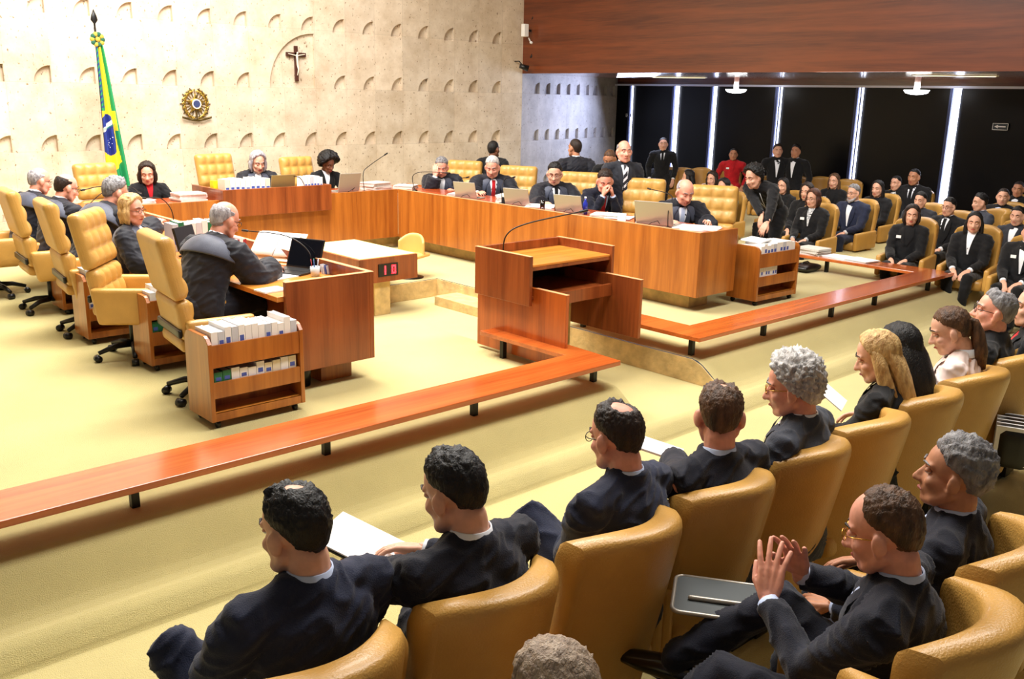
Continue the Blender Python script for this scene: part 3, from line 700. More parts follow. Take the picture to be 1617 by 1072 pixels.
gooseneck('tall slanting microphone right of the curly-haired woman', [(7.42, 11.2, DR), (7.42, 11.22, DR+.26), (7.55, 11.25, DR+.36), (7.85, 11.3, DR+.50)])
gooseneck('bent microphone at the corner of the back and right benches', [(8.12, 10.95, DR), (8.12, 11.0, DR+.20), (8.22, 10.9, DR+.27), (8.5, 10.7, DR+.26)])
gooseneck('small curved microphone before the presiding woman', [(6.45, 11.1, ZP+.0), (6.35, 11.1, ZP+.20), (6.2, 11.12, ZP+.23), (6.0, 11.15, ZP+.24)])
stack('thick pile of white papers at the right end of the back bench', 7.75, 11.4, DR, 8, .34, .3, .11, .2); stack('loose white papers at the bench corner', 8.25, 11.35, DR, 4, .3, .3, .05, .6)
stack('papers in front of the dark-haired woman in a red blouse', 4.35, 11.5, DR, 4, .3, .26, .04, .1); stack('white papers between the red-bloused woman and the presiding bench', 4.95, 11.45, DR, 5, .36, .28, .10, .05)
# ---- right bench: x runs 7.98..8.62
def rb(px, py, dz=0, off=0): p = at(px, py, DZ+dz); return p
for px, py, lab, w in [(728, 312, 'grey laptop before the man holding his face', .34), (829, 322, 'grey laptop before the white-haired man with a red tie', .36), (894, 335, 'grey laptop before the man in a black tie', .36), (1024, 355, 'large grey laptop left of the bald man', .44)]:
    p = at(px, py, DZ); laptop(lab, 8.08, p.y-.02, DR, R(-72), SIL, 108, w, .22 if w < .4 else .27)
for px, py, lab, n, h, w in [(690, 309, 'white papers under the arm of the man holding his face', 4, .03, .3), (782, 318, 'thick white volume stack before the man with a red tie', 5, .10, .2), (860, 324, 'spread white papers before the man in a black tie', 3, .02, .36),
      (945, 340, 'white papers before the man with clasped hands', 4, .03, .34), (975, 342, 'loose papers right of the man with clasped hands', 2, .012, .3), (1085, 362, 'open white documents before the bald man', 3, .03, .42), (1060, 358, 'single sheet under the bald man’s hand', 2, .01, .2)]:
    p = at(px, py, DZ); stack(lab, 8.30, p.y, DR, n, w, .30, h, R(-60))
tumbler('short glass of water before the laptop left of the bald man', 8.12, at(996, 352, DZ).y+.05, DR+0)
tumbler('short glass between the red-tied man and the black-tied man', 8.12, at(858, 328, DZ).y, DR)
tumbler('short glass in front of the man in a black tie', 8.1, at(878, 332, DZ).y, DR)
t = thing('water_bottle', 'dark blue bottle before the man with clasped hands', 'bottle', (8.2, at(924, 336, DZ).y, DR)); MB().lathe([(0, 0), (.03, 0), (.03, .13), (.012, .17), (.012, .19), (0, .19)], 16).build('bottle_body', mat('blue_plastic', (40, 50, 150), .2), t); MB().lathe([(0, .19), (.014, .19), (.014, .21), (0, .21)], 12).build('cap', PAP, t)
for px, lab in [(790, 'small dark frame standing before the man with a red tie'), (775, 'small card holder beside the red-tied man’s papers'), (968, 'white name block before the man with clasped hands')]:
    p = at(px, 322 if px < 900 else 348, DZ); o = MB().box(-.05, .05, -.012, .012, 0, .09, M=RX(R(-10))).build('desk_card', BLK if px != 968 else PAP, None, .003); o.location = (8.10, p.y, DR); o.rotation_euler = (0, 0, R(-70)); tag(o, lab, 'card')
gooseneck('curved microphone before the man with a red tie', [(8.1, at(785, 320, DZ).y, DR), (8.12, at(780, 320, DZ).y, DR+.2), (8.25, at(760, 320, DZ).y, DR+.3), (8.45, at(745, 320, DZ).y, DR+.31)])
gooseneck('curved microphone before the man holding his face', [(8.1, at(712, 310, DZ).y, DR), (8.12, at(710, 310, DZ).y, DR+.17), (8.2, at(700, 310, DZ).y, DR+.24), (8.35, at(690, 310, DZ).y, DR+.25)])
gooseneck('curved microphone before the bald man, over the big laptop', [(8.05, at(1040, 360, DZ).y, DR), (8.08, at(1032, 360, DZ).y, DR+.2), (8.2, at(1015, 360, DZ).y, DR+.34), (8.4, at(985, 350, DZ).y, DR+.36)])
# ---- lectern microphone
gooseneck('long thin microphone rising from the lectern', [(5.42, 6.02, .85), (5.44, 6.0, 1.02), (5.58, 5.9, 1.12), (5.98, 5.62, 1.23)], .006)
# ---- on the right rail and floor
for px, py, lab, n, h, w in [(1292, 399, 'thick white paper pile on the far arm of the right rail', 7, .09, .36), (1325, 407, 'loose grey and white papers next to the thick pile on the rail', 3, .02, .32), (1360, 412, 'flat white booklet, rightmost on the rail', 3, .025, .34)]:
    p = at(px, py, .215); stack(lab, 11.43, p.y, .215, n, w, .30, h, R(85))
t = thing('black_bag', 'black soft bag on the carpet beside the right-hand trolley', 'bag', at(1273, 428, 0)); MB().cush((0, 0, .055), (.42, .24, .11), .05, n=4, fn=lambda p: Vector((p.x, p.y, p.z*(1-.5*abs(p.x/.21)**2)))).build('bag_body', CLB_ if False else BLK, t); MB().tube([(-.1, .02, .10), (-.05, .02, .125), (.05, .02, .125), (.1, .02, .10)], .008, 8).build('handle', BLK, t)
# ---- flag
fx = 4.84; fy = 13.9
t = thing('flag_pole', 'tall dark flag pole with a spearhead against the stone wall', 'flag pole', (fx, fy, 0))
MB().tube([(0, 0, .02), (0, 0, 3.0)], .016, 10).build('pole', BLKM, t)
MB().rings([[(r*math.cos(a), r*.35*math.sin(a), z) for a in [2*math.pi*i/8 for i in range(8)]] for r, z in ((.012, 2.98), (.014, 3.05), (.05, 3.10), (.035, 3.16), (.004, 3.24))]).build('spearhead', BLKM, t)
MB().lathe([(0, 0), (.17, 0), (.17, .03), (.05, .06), (0, .06)], 20).build('base', BLKM, t)
FG, FY, FB, FW = mat('flag_green', (22, 140, 84), .75), mat('flag_yellow', (250, 214, 40), .75), mat('flag_blue', (26, 44, 132), .75), mat('flag_white', (240, 240, 245), .75)
t = thing('national_flag', 'green and yellow flag with a blue globe hanging from the pole', 'flag', (fx, fy, 0))
ztop, zbot = 2.80, .62
def fl_(u, v):
    w = .085+.235*v**.8; x = -.025+(u)*w; y = -.045-.045*math.sin(u*math.pi*5+.6*math.sin(v*5))*(.45+.55*v)
    return (x, y, ztop+(zbot-ztop)*v)
mb = MB(); nu, nv = 60, 200; mb.grid(fl_, nu, nv)
def fcol(u, v):
    x = u; zz = v; left = x < .80-.25*(zz-.5)
    if zz < .42:
        if x < .30: return 0 if int((zz*60+x*10)) % 2 else 2 if zz < .40 else 0
        if x < .72: return 1
        return 0
    if x > .86 or (zz > .55 and x > .80+.06*math.sin(zz*9)): return 0
    if .70 > x > 0 and abs((zz-.575)/.135)**2+abs((x-.28)/.46)**2 < 1:
        k = zz-(.545-.10*x)
        return 3 if abs(k) < .014 else 2
    if zz > .765+.05*(1-x)*.8+.10*(.6-x): return 0
    return 1
for i in range(len(mb.f)):
    r, c = divmod(i, nu-1); mb.m[i] = fcol((c+.5)/(nu-1), (r+.5)/(nv-1))
o = mb.build('flag_cloth', [FG, FY, FB, FW], t); m = o.modifiers.new('s', 'SOLIDIFY'); m.thickness = .004
rs = MB()
for k in range(10):
    a = 2*math.pi*k/10; rs.ell((.07*math.cos(a), -.06, 2.84+.07*math.sin(a)), (.034, .02, .034), k % 2)
rs.ell((0, -.075, 2.84), (.035, .02, .035), 1); rs.build('rosette', [mat('rosette_green', (24, 84, 62), .8), mat('rosette_gold', (170, 150, 50), .7)], t)
st_ = MB()
rr = random.Random(3)
for (a, b) in ((.2, .61), (.30, .625), (.38, .60), (.26, .645), (.42, .63), (.34, .655), (.46, .59), (.16, .635)):
    p = Vector(fl_(a, b)); st_.ell(p+Vector((0, -.006, 0)), (.007, .003, .007), nu=6, nv=4)
st_.build('stars', FW, t)
def text(name, body, size, m, parent, M, ext=.002):
    c = bpy.data.curves.new(name, 'FONT'); c.body = body; c.size = size; c.extrude = ext; c.align_x = 'CENTER'; c.align_y = 'CENTER'
    o = bpy.data.objects.new(name, c); COL.objects.link(o); me = bpy.data.meshes.new_from_object(o.evaluated_get(bpy.context.evaluated_depsgraph_get()))
    bpy.data.objects.remove(o); me.materials.clear(); me.materials.append(m); o = link(name, me, parent); o.matrix_local = M; return o
zt = ztop+(zbot-ztop)*.523
text('motto_lettering', 'ORDEM E PRO', .030, FG, t, T(.045, -.095, zt-.0) @ RY(R(-24)) @ RX(R(90)))
# ---- gilded coat of arms
p = aty(308, 166, WALLY); t = thing('coat_of_arms', 'gilded round coat of arms with a star, wreath and ribbon on the stone wall', 'coat of arms', (p.x, WALLY, p.z))
st5 = [(.155*(1 if k % 2 == 0 else .5)*math.sin(math.pi*k/5), .155*(1 if k % 2 == 0 else .5)*math.cos(math.pi*k/5)) for k in range(10)]
MF = Matrix(((1, 0, 0, 0), (0, 0, -1, 0), (0, 1, 0, .02), (0, 0, 0, 1)))      # x,y outline -> x,z on the wall
MB().prism([(a*1.0, b) for a, b in st5], .02, .05, 0, MF).build('star', GOLDM, t, .004)
d_ = MB().prism([(.075*math.cos(2*math.pi*k/28), .075*math.sin(2*math.pi*k/28)) for k in range(28)], .05, .065, 0, MF).build('globe', mat('enamel_pale', (226, 214, 204), .4), t)
MB().prism([(.055*math.cos(2*math.pi*k/28), .055*math.sin(2*math.pi*k/28)) for k in range(28)], .065, .07, 0, MF).build('globe_centre', mat('enamel_blue', (60, 70, 110), .3), d_)
MB().tube([(.078*math.cos(2*math.pi*k/28), -.06, .02+.078*math.sin(2*math.pi*k/28)) for k in range(29)], .006, 6).build('ring', GOLDM, t)
for sd in (-1, 1):
    w = MB()
    for k in range(16):
        a = R(-75+150*k/15); c = Vector((sd*.19*math.cos(a), -.03, .015+.215*math.sin(a)))
        for q in (-1, 1):
            w.ell(c+Vector((sd*.012*q, 0, .004*q)), (.011, .008, .036), k % 2 if q > 0 else 0, nu=8, nv=5, rot=Matrix.Rotation(sd*(-a+R(0))+q*.6, 3, 'Y'))
    w.build('wreath_branch', [GOLDM, DGOLD], t)
ry = MB()
for k in range(20): 
    a = 2*math.pi*k/20; ry.box(-.006, .006, -.02, -.012, .10, .25 if k % 2 else .225, k % 2, T(0, 0, .02) @ RY(a))
ry.build('sunburst', [GOLDM, DGOLD], t)
MB().box(-.007, .007, -.062, -.052, -.24, .16).box(-.04, .04, -.064, -.05, -.185, -.172).build('sword', DGOLD, t)
rb_ = MB(); rb_.grid(lambda u, v: (-.24+.48*u, -.05-.006*math.sin(u*20), -.20-.045*math.sin(u*math.pi)+.035*v), 30, 3); o = rb_.build('ribbon', DGOLD, t); o.modifiers.new('s', 'SOLIDIFY').thickness = .006
# ---- crucifix
p = aty(468.5, 100, WALLY); t = thing('crucifix', 'dark wooden crucifix with a pale figure in the large wall niche', 'crucifix', (p.x, WALLY+.05, p.z))
CW = mat('dark_cross_wood', (70, 34, 22), .5)
MB().box(-.032, .032, -.05, -.02, -.29, .28).box(-.185, .185, -.05, -.02, .11, .175).build('cross', CW, t, .003)
f = MB(); f.tube([(0, -.07, .13), (.0, -.075, .03), (.008, -.07, -.03)], [.020, .016, .019], 10, round_=True); f.tube([(.008, -.07, -.03), (.012, -.085, -.10), (.0, -.065, -.19)], [.017, .012, .007], 8, round_=True)
f.tube([(0, -.07, .12), (-.07, -.066, .135), (-.155, -.06, .15)], [.010, .008, .006], 8, round_=True); f.tube([(0, -.07, .12), (.07, -.066, .135), (.155, -.06, .15)], [.010, .008, .006], 8, round_=True); f.ell((.006, -.078, .165), (.015, .016, .02))
mesh_ = f.build('figure', mat('ivory', (226, 214, 196), .5), t)
# ---- ceiling corner equipment, lamps, exit signs
def on(px, py, y=14.25): return aty(px, py, y)
p = on(829, 48); t = thing('wall_speaker', 'white box speaker with a bracket high in the corner', 'speaker', p); MB().box(-.06, .06, -.05, .05, -.12, .12).build('cabinet', PAP, t, .01); MB().box(.06, .16, -.02, .02, -.02, .02).build('bracket', BLKM, t)
p = on(845, 70); t = thing('security_camera', 'white tube camera on an angled bracket below the speaker', 'camera', p); MB().tube([(-.12, 0, .03), (.19, -.02, -.02)], .026, 12, round_=True).build('camera_tube', PAP, t); MB().tube([(-.12, 0, .03), (-.17, .02, .12)], .014, 8).build('bracket', PAP, t); MB().tube([(.19, -.02, -.02), (.21, -.02, -.022)], .02, 12).build('lens', BLK, t)
for px, py, lab in [(845, 28, 'black spotlight above the white speaker'), (843, 88, 'black spotlight below the security camera'), (826, 104, 'small black lamp lowest in the corner')]:
    p = on(px, py); t = thing('spotlight', lab, 'spotlight', p); MB().tube([(-.07, .02, 0), (.08, -.06, -.05)], [.045, .06], 12).build('housing', BLK, t); MB().tube([(0, 0, 0), (0, .12, .09), (0, .25, .09)], .012, 8).build('bracket', BLKM, t)
p = on(875, 4); t = thing('pendant_lamp', 'small cream lamp at the top edge before the wooden fascia', 'lamp', p); MB().tube([(0, 0, -.06), (0, 0, .10)], .035, 14).build('lamp_shade', mat('cream_glass', (255, 226, 170), .4, emit=1.2), t); MB().tube([(0, 0, .10), (0, 0, .7)], .008, 6).build('rod', BLKM, t)
DOM = mat('lit_dome_glass', (255, 255, 255), .3, emit=9)
for px, py, X, lab in [(1162, 145, 16.6, 'white dome ceiling lamp on the left, before the dark windows'), (1447, 147, 16.6, 'white dome ceiling lamp on the right, before the dark windows')]:
    p = atx(px, py, X); t = thing('dome_lamp', lab, 'ceiling lamp', (p.x, p.y, p.z)); h = ZS-p.z
    MB().lathe([(0, -.03), (.10, -.022), (.18, 0), (.21, .04), (.21, .05), (0, .05)], 28).build('dome', DOM, t); MB().lathe([(0, .05), (.05, .05), (.05, h), (0, h)], 16).build('stem', PAP, t)
for a_, b_2, lab in [((1030, 122), (1115, 123), 'long thin ceiling light strip left of centre on the gallery ceiling'), ((1440, 119), (1575, 121), 'long thin ceiling light strip at the right of the gallery ceiling')]:
    a, b2 = at(*a_, ZS-.01), at(*b_2, ZS-.01); t = thing('ceiling_light_strip', lab, 'ceiling light', ((a.x+b2.x)/2, (a.y+b2.y)/2, ZS)); d = b2-a; t.rotation_euler = (0, 0, math.atan2(d.y, d.x))
    MB().box(-d.length/2, d.length/2, -.09, .09, -.012, 0).build('frame', PAP, t); MB().box(-d.length/2+.03, d.length/2-.03, -.06, .06, -.016, -.012).build('diffuser', mat('strip_light', (255, 236, 190), .4, emit=2.2), t)
for px, py, lab, w in [(993, 182, 'small pale exit sign on the leftmost dark window', .16), (1580, 200, 'pale exit sign with an arrow on the rightmost dark window', .26)]:
    p = atx(px, py, XG-.03); t = thing('exit_sign', lab, 'sign', p, R(90)); h = w*.45
    MB().box(-w/2, w/2, -.004+.01, .004+.01, -h/2, h/2).build('plate', mat('sign_dark', (40, 50, 60), .4), t, .004)
    k = .008; MB().box(-w/2, w/2, .014, .018, h/2-k, h/2).box(-w/2, w/2, .014, .018, -h/2, -h/2+k).box(-w/2, -w/2+k, .014, .018, -h/2, h/2).box(w/2-k, w/2, .014, .018, -h/2, h/2).build('border', PAP, t)
    MB().box(-w*.34, w*.2, .014, .018, -h*.09, h*.09).prism([(w*.15, -h*.25), (w*.38, 0), (w*.15, h*.25)], 0, .004, 0, Matrix(((1, 0, 0, 0), (0, 0, 1, .014), (0, 1, 0, 0), (0, 0, 0, 1)))).build('arrow', PAP, t)
# ================================================================ people
def fuse(mb, voxel, smooth=2, fac=.5):
    me = mb.mesh('t', []); o = bpy.data.objects.new('t', me); COL.objects.link(o)
    r = o.modifiers.new('r', 'REMESH'); r.mode = 'VOXEL'; r.voxel_size = voxel; r.use_smooth_shade = True
    if smooth: s = o.modifiers.new('s', 'SMOOTH'); s.factor = fac; s.iterations = smooth
    dg = bpy.context.evaluated_depsgraph_get(); m2 = bpy.data.meshes.new_from_object(o.evaluated_get(dg))
    bpy.data.objects.remove(o); bpy.data.meshes.remove(me)
    return m2
def mesh_mb(me, m=0, fn=None):
    mb = MB(); vs = [v.co.copy() for v in me.vertices]
    if fn: vs = [fn(v) for v in vs]
    mb.add(vs, [tuple(p.vertices) for p in me.polygons], m, True); bpy.data.meshes.remove(me); return mb
def displ(me, fn):
    me.update(); ns = [v.normal.copy() for v in me.vertices]
    for v, n in zip(me.vertices, ns): v.co += n*fn(v.co)
    me.update()
SKIN = {'light': mat('skin_light', (222, 168, 142), .5, vary=.12, vs=30, spec=.4), 'pink': mat('skin_pink', (228, 160, 136), .48, vary=.14, vs=30, spec=.4),
        'tan': mat('skin_tan', (190, 132, 100), .5, vary=.12, vs=30, spec=.4), 'brown': mat('skin_brown', (120, 76, 54), .5, vary=.12, vs=30, spec=.4)}
for k in SKIN.values(): k.node_tree.nodes['Principled BSDF'].inputs['Subsurface Weight'].default_value = .08; k.node_tree.nodes['Principled BSDF'].inputs['Subsurface Radius'].default_value = (.02, .008, .004)
def hairm(name, a, b): return mat('hair_'+name, a, .5, vary=0, rgb2=b, vs=14, bump=.6, bs=60, stretch=(3, 3, 1), spec=.35)
HM = {'black': hairm('black', (26, 22, 22), (12, 10, 10)), 'dark': hairm('dark_brown', (52, 36, 28), (24, 16, 13)), 'brown': hairm('brown', (104, 72, 48), (54, 36, 24)),
      'grey': hairm('grey', (150, 148, 150), (84, 80, 82)), 'white': hairm('white', (220, 216, 212), (150, 144, 142)), 'blond': hairm('blonde', (226, 190, 130), (160, 118, 70)),
      'lgrey': hairm('light_grey', (196, 192, 196), (110, 106, 112)), 'sand': hairm('ash_blonde', (178, 158, 138), (120, 100, 84)), 'red': hairm('reddish', (92, 52, 36), (46, 26, 20))}
def cloth(name, rgb, rough=.8, **k):
    k.setdefault('vary', .25); k.setdefault('vs', 12); return mat('cloth_'+name, rgb, rough, bump=.3, bs=260, sheen=.15, spec=.25, **k)
CL = {'navy': cloth('navy', (32, 38, 62)), 'dnavy': cloth('dark_navy', (18, 21, 38)), 'black': cloth('black', (14, 14, 18)), 'robe': cloth('robe_black', (22, 23, 34), .6),
      'satin': cloth('robe_satin', (72, 76, 92), .42), 'grey': cloth('charcoal', (62, 66, 78)), 'dgrey': cloth('dark_grey', (42, 44, 52)), 'white': mat('cloth_white', (236, 238, 246), .7),
      'blue': mat('cloth_pale_blue', (190, 204, 236), .7), 'red': cloth('red', (190, 24, 34)), 'pink': mat('cloth_pale_pink', (236, 214, 206), .7, vary=.08, vs=9),
      'print': mat('cloth_print', (226, 228, 232), .7, rgb2=(70, 80, 90), vs=40), 'green': cloth('olive', (84, 96, 70)), 'stripe': cloth('dark_check', (58, 60, 76))}
EYEW = mat('eye_white', (225, 222, 216), .3); IRIS = mat('iris_dark', (30, 20, 16), .2); LIPM = mat('lips', (176, 92, 84), .5); GLS = mat('spectacle_frame', (30, 26, 26), .3, metal=.4)
GOLD = mat('gold_frame', (200, 150, 70), .25, metal=.9)
SHOE = mat('black_shoe_leather', (14, 12, 12), .25, coat=.4)
def ik(a, b, l1, l2, pole):
    a, b = Vector(a), Vector(b); d = b-a; L_ = d.length
    if L_ > (l1+l2)*.999: b = a+d*((l1+l2)*.999/L_); d = b-a; L_ = d.length
    if L_ < abs(l1-l2)*1.02+1e-4: L_ = abs(l1-l2)*1.02+1e-4
    u = d.normalized(); x = (l1*l1-l2*l2+L_*L_)/(2*L_); h = math.sqrt(max(0, l1*l1-x*x))
    p = Vector(pole); p = p-u*p.dot(u); p = p.normalized() if p.length > 1e-5 else Vector((0, 0, -1))
    return a+u*x+p*h, b
def hand(wr, d, n, side, curl=.5, spread=.10, s=1.0, thumb=.6):
    "hand mesh pieces: wrist point, finger direction d, palm normal n (palm faces n), side +1 right"
    d = Vector(d).normalized(); n = Vector(n); n = (n-d*n.dot(d)).normalized(); l = d.cross(n)*side   # l points to the little finger
    mb = MB(); wr = Vector(wr)
    for q in range(4):
        off = (q-1.5)*.0205*s; kn = wr+d*(.094-.004*abs(q-1.2))*s+l*off
        mb.tube([wr+l*off*.55+d*.012*s, wr+d*.05*s+l*off*.9, kn], [.0155*s, .0145*s, .0115*s], 8, round_=True)
        ln = [.040, .045, .042, .033][q]*s; dd = (d+l*(q-1.5)*spread).normalized(); p = kn; a = 0; pts = [p]
        for k in range(3):
            a += curl*[.55, .75, .55][k]; v = dd*math.cos(a)+n*math.sin(a); p = p+v*ln*[1, .68, .52][k]; pts.append(p)
        mb.tube(pts, [.0105*s, .0095*s, .0088*s, .0075*s], 8, round_=True)
    mb.ell(wr+d*.052*s, (.1, .1, .1), rot=None) if False else None
    mb.tube([wr-d*.03*s, wr+d*.012*s], [.026*s, .025*s], 10, flat=.75, side=l, round_=True)
    b = wr+d*.028*s-l*.024*s+n*.008*s; td = (d*.75-l*thumb+n*.28).normalized(); t2 = (d*.95-l*thumb*.25+n*.35).normalized()
    mb.tube([wr+d*.015*s-l*.01*s, b, b+td*.038*s, b+td*.038*s+t2*.032*s, b+td*.038*s+t2*.055*s], [.017*s, .0165*s, .0125*s, .0108*s, .0085*s], 8, round_=True)
    return mb
def merge(*ms):
    a = MB()
    for b in ms:
        k = len(a.v); a.v += b.v; a.f += [[i+k for i in f] for f in b.f]; a.m += b.m; a.s += b.s
    return a
NP = 0
def person(label, head=None, z=0.0, face=0.0, pos=None, seated=True, seat=.44, skin='light', hair='dark', style='short', suit='navy', shirt='white', tie=None, lean=0.0, bend=0,
           hy=0.0, hp=0.0, hr=0.0, hl=None, hrn=None, dl=None, dr=None, curl=.5, q='far', robe=False, cape=False, scale=1.0, glasses=None, trousers=None, female=False, legs=None, badge=False,
           beard=None, elbl=None, elbr=None, nl=None, nr=None, twist=0.0, group=None, zh=None, lapel=True, kn=.11, feet=.45, sleeves=True, lanyard=None, hiph=.86, hs=1.0, knee=None):
    """local frame: +y is where the sitter faces, x to the sitter's right.
    hl/hrn wrist targets left/right; head=(px,py) of the crown in the photograph; z floor height"""
    global NP; NP += 1; rnd = random.Random(NP); near = q == 'near'; mid = q == 'mid'
    s = 1.0; hipz = (seat+.085) if seated else hiph
    le = R(lean); tw = R(twist)
    hip = Vector((0, 0, hipz))
    def sp(t):       # spine point, t in metres up from the hip
        a = le*(.55+.45*min(1, t/.5)); 
        return hip+Vector((bend*t, math.sin(a)*t, math.cos(a)*t))
    neck = sp(.50); shc = sp(.435)
    sw = .172 if female else .200
    rt = Vector((math.cos(tw), math.sin(tw), 0))      # sitter's right
    up = (sp(.5)-sp(.40)).normalized(); fw = Vector((0, 0, 1)).cross(rt); fw = (fw-up*fw.dot(up)).normalized()
    SR, SL = shc+rt*sw, shc-rt*sw
    # head matrix
    MHr = Matrix.Rotation(R(hy), 3, 'Z') @ Matrix.Rotation(R(-hp), 3, 'X') @ Matrix.Rotation(R(hr), 3, 'Y')
    base = neck+up*.018
    hu = MHr @ Vector((0, 0, 1)); hc = base+hu*.122+(MHr @ Vector((0, .030, 0)))     # skull centre
    MH = Matrix.Translation(hc) @ MHr.to_4x4() @ Matrix.Scale(hs, 4)
    crown = MH @ Vector((0, -.012, .128))
    if zh: scale = (zh-z)/crown.z
    if pos is None:
        w = at(head[0], head[1], z+crown.z*scale)
        ca, sa = math.cos(face), math.sin(face); cx, cy = crown.x*scale, crown.y*scale
        pos = (w.x-(ca*cx-sa*cy), w.y-(sa*cx+ca*cy))
    def loc(q):          # a place in the room brought into the sitter's own frame
        if q is None or q[0] not in ('w', 'p'): return q
        g = at(q[1], q[2], q[3]) if q[0] == 'w' else Vector(q[1:4])
        return (RZ(-face) @ ((g-Vector((pos[0], pos[1], z)))/scale))
    hl, hrn = loc(hl), loc(hrn)
    # arms
    if hrn is None: hrn = (.20, .30, seat+.24) if seated else (.24, .05, .80)
    if hl is None: hl = (-.20, .30, seat+.24) if seated else (-.24, .05, .80)
    ER, WR = ik(SR, hrn, .285, .25, elbr or (.5, -.5, -.8)); EL, WL = ik(SL, hl, .285, .25, elbl or (-.5, -.5, -.8))
    # legs
    K = []
    if seated:
        default = [((.10, 0), (kn+.02, feet)), ((-.10, 0), (-kn-.02, feet))]
        for sd in (1, -1):
            h0 = Vector((sd*.09, .02, hipz-.02)); an = Vector((sd*(kn+.01), feet, .09))
            if legs and legs.get(sd): an = Vector(legs[sd])
            k, an = ik(h0, an, .43, .40, (sd*.12, .6, 1))
            if knee and knee.get(sd):
                k = h0+(Vector(loc(knee[sd]))-h0).normalized()*.44; an = Vector(legs[sd]) if legs and legs.get(sd) else k+Vector((0, .10, -.38)); an = k+(an-k).normalized()*.40
            K.append((h0, k, an))
    else:
        for sd in (1, -1):
            h0 = Vector((sd*.085, 0, hipz-.03)); an = Vector((sd*.09, 0, .09))
            if legs and legs.get(sd): an = Vector(legs[sd])
            k, an = ik(h0, an, .43, .43, (0, 1, 0)); K.append((h0, k, an))
    vx = .0062 if near else (.010 if mid else .014)
    # ---- body core
    mb = MB(); side = tuple(rt)
    mb.tube([sp(0), sp(.15), sp(.30), sp(.42)], [.13, .115, .13, .12], 12, flat=.62, side=side, round_=True)
    mb.tube([sp(.38), neck, base+hu*.045, hc-hu*.05-(MHr @ Vector((0, .02, 0)))], [.06, .060, .058, .058], 12, round_=True)
    for S_, E_, W_ in ((SR, ER, WR), (SL, EL, WL)):
        mb.tube([shc, S_, E_, W_], [.05, .045, .036, .025], 8, round_=True)
    for h0, k, an in K: mb.tube([h0, k, an], [.07, .05, .035], 8, round_=True)
    for sd in (1, -1): mb.tube([hip, K[0 if sd > 0 else 1][0]], [.1, .08], 8, round_=True)
    # ---- skull and face
    jw = .92 if female else 1.0
    mb.ell((0, -.012, .032), (.075, .096, .090), M=MH, nu=24, nv=16)
    mb.ell((0, .020, -.035), (.066*jw, .070, .080), M=MH, nu=20, nv=14)
    mb.tube([(-.053*jw, .0, -.055), (-.040*jw, .042, -.086), (0, .064, -.100), (.040*jw, .042, -.086), (.053*jw, .0, -.055)], .024, 10, M=MH, round_=True)
    mb.tube([(0, .078, .012), (0, .094, -.012), (0, .106, -.034)], [.0085, .0105, .0140], 8, M=MH, round_=True)
    for sd in (-1, 1):
        mb.ell((sd*.013, .093, -.036), (.010, .012, .009), M=MH, nu=8, nv=6)
        mb.tube([(sd*.012, .080, .026), (sd*.045, .066, .026)], .0105, 8, M=MH, round_=True)
        mb.ell((sd*.040, .055, -.028), (.024, .026, .022), M=MH, nu=12, nv=8)
        mb.ell((sd*.084, -.008, -.010), (.0125, .022, .034), M=MH, nu=10, nv=8, rot=Matrix.Rotation(sd*-.35, 3, 'Z'))
        mb.ell((sd*.078, .002, -.034), (.010, .011, .013), M=MH, nu=8, nv=6)
    mb.tube([(-.022, .078, -.062), (0, .086, -.060), (.022, .078, -.062)], .0080, 8, M=MH, round_=True)
    mb.tube([(-.019, .077, -.073), (0, .084, -.075), (.019, .077, -.073)], .0082, 8, M=MH, round_=True)
    core = fuse(mb, vx, 2 if near else 2, .45)
    Mi = MH.inverted()
    for v in core.vertices:
        p = Mi @ v.co
        if p.y > .03 and abs(p.z-.006) < .04:
            for sd in (-1, 1):
                d2 = ((p.x-sd*.031)**2+(p.z-.006)**2)
                v.co -= (MHr @ Vector((0, 1, 0)))*(.0085*math.exp(-d2/.00018))
    B = mesh_mb(core)
    fa = [(ER, WR, hrn, dr, nr, 1), (EL, WL, hl, dl, nl, -1)]
    cz = curl if hasattr(curl, '__len__') else (curl, curl)
    for i, (E_, W_, tg, dd, nn, sd) in enumerate(fa):
        fdir = (W_-E_).normalized(); dd = Vector(dd) if dd else fdir+Vector((0, 0, -.15)); nn = Vector(nn) if nn else Vector((-sd*.35, 0, -1))
        hm = hand(W_, dd, nn, sd, cz[i], spread=.16 if near else .08, s=1.0)
        # the hand's own fine skin
        B = merge(B, mesh_mb(fuse(hm, .0038 if near else (.006 if mid else .010), 1, .35)))
    t = thing('person', label, 'person', (pos[0], pos[1], z), face, group); t.scale = (scale,)*3
    B.build('body', SKIN[skin], t)
    # ---- clothes
    fabric = CL[suit]; inf = .018; wide = .035 if robe else 0
    J = MB()
    if seated:
        secs = [(-.075, .182, .135), (.0, .180, .135), (.13, .168, .128), (.26, .182, .132), (.36, .196, .132), (.43, .180, .112)]
    else: secs = [(-.14, .170, .118), (.0, .165, .118), (.13, .152, .112), (.26, .166, .122), (.36, .182, .122), (.43, .168, .105)]
    if female: secs = [(a, b*.9, c*.95) for a, b, c in secs]
    P_ = []; RR = []
    for a, b, c in secs: P_.append(sp(a)); RR.append((b+wide*.7, c+wide*.5))
    def ell_ring(c, rx, ry, uu, n=24, ax=None):
        f = fw if ax is None else ax
        return [c+rt*(rx*math.cos(2*math.pi*i/n))+f*(ry*math.sin(2*math.pi*i/n)) for i in range(n)]
    rs = [ell_ring(P_[0]-up*.02, RR[0][0]*.7, RR[0][1]*.7, up)]+[ell_ring(p, r[0], r[1], up) for p, r in zip(P_, RR)]
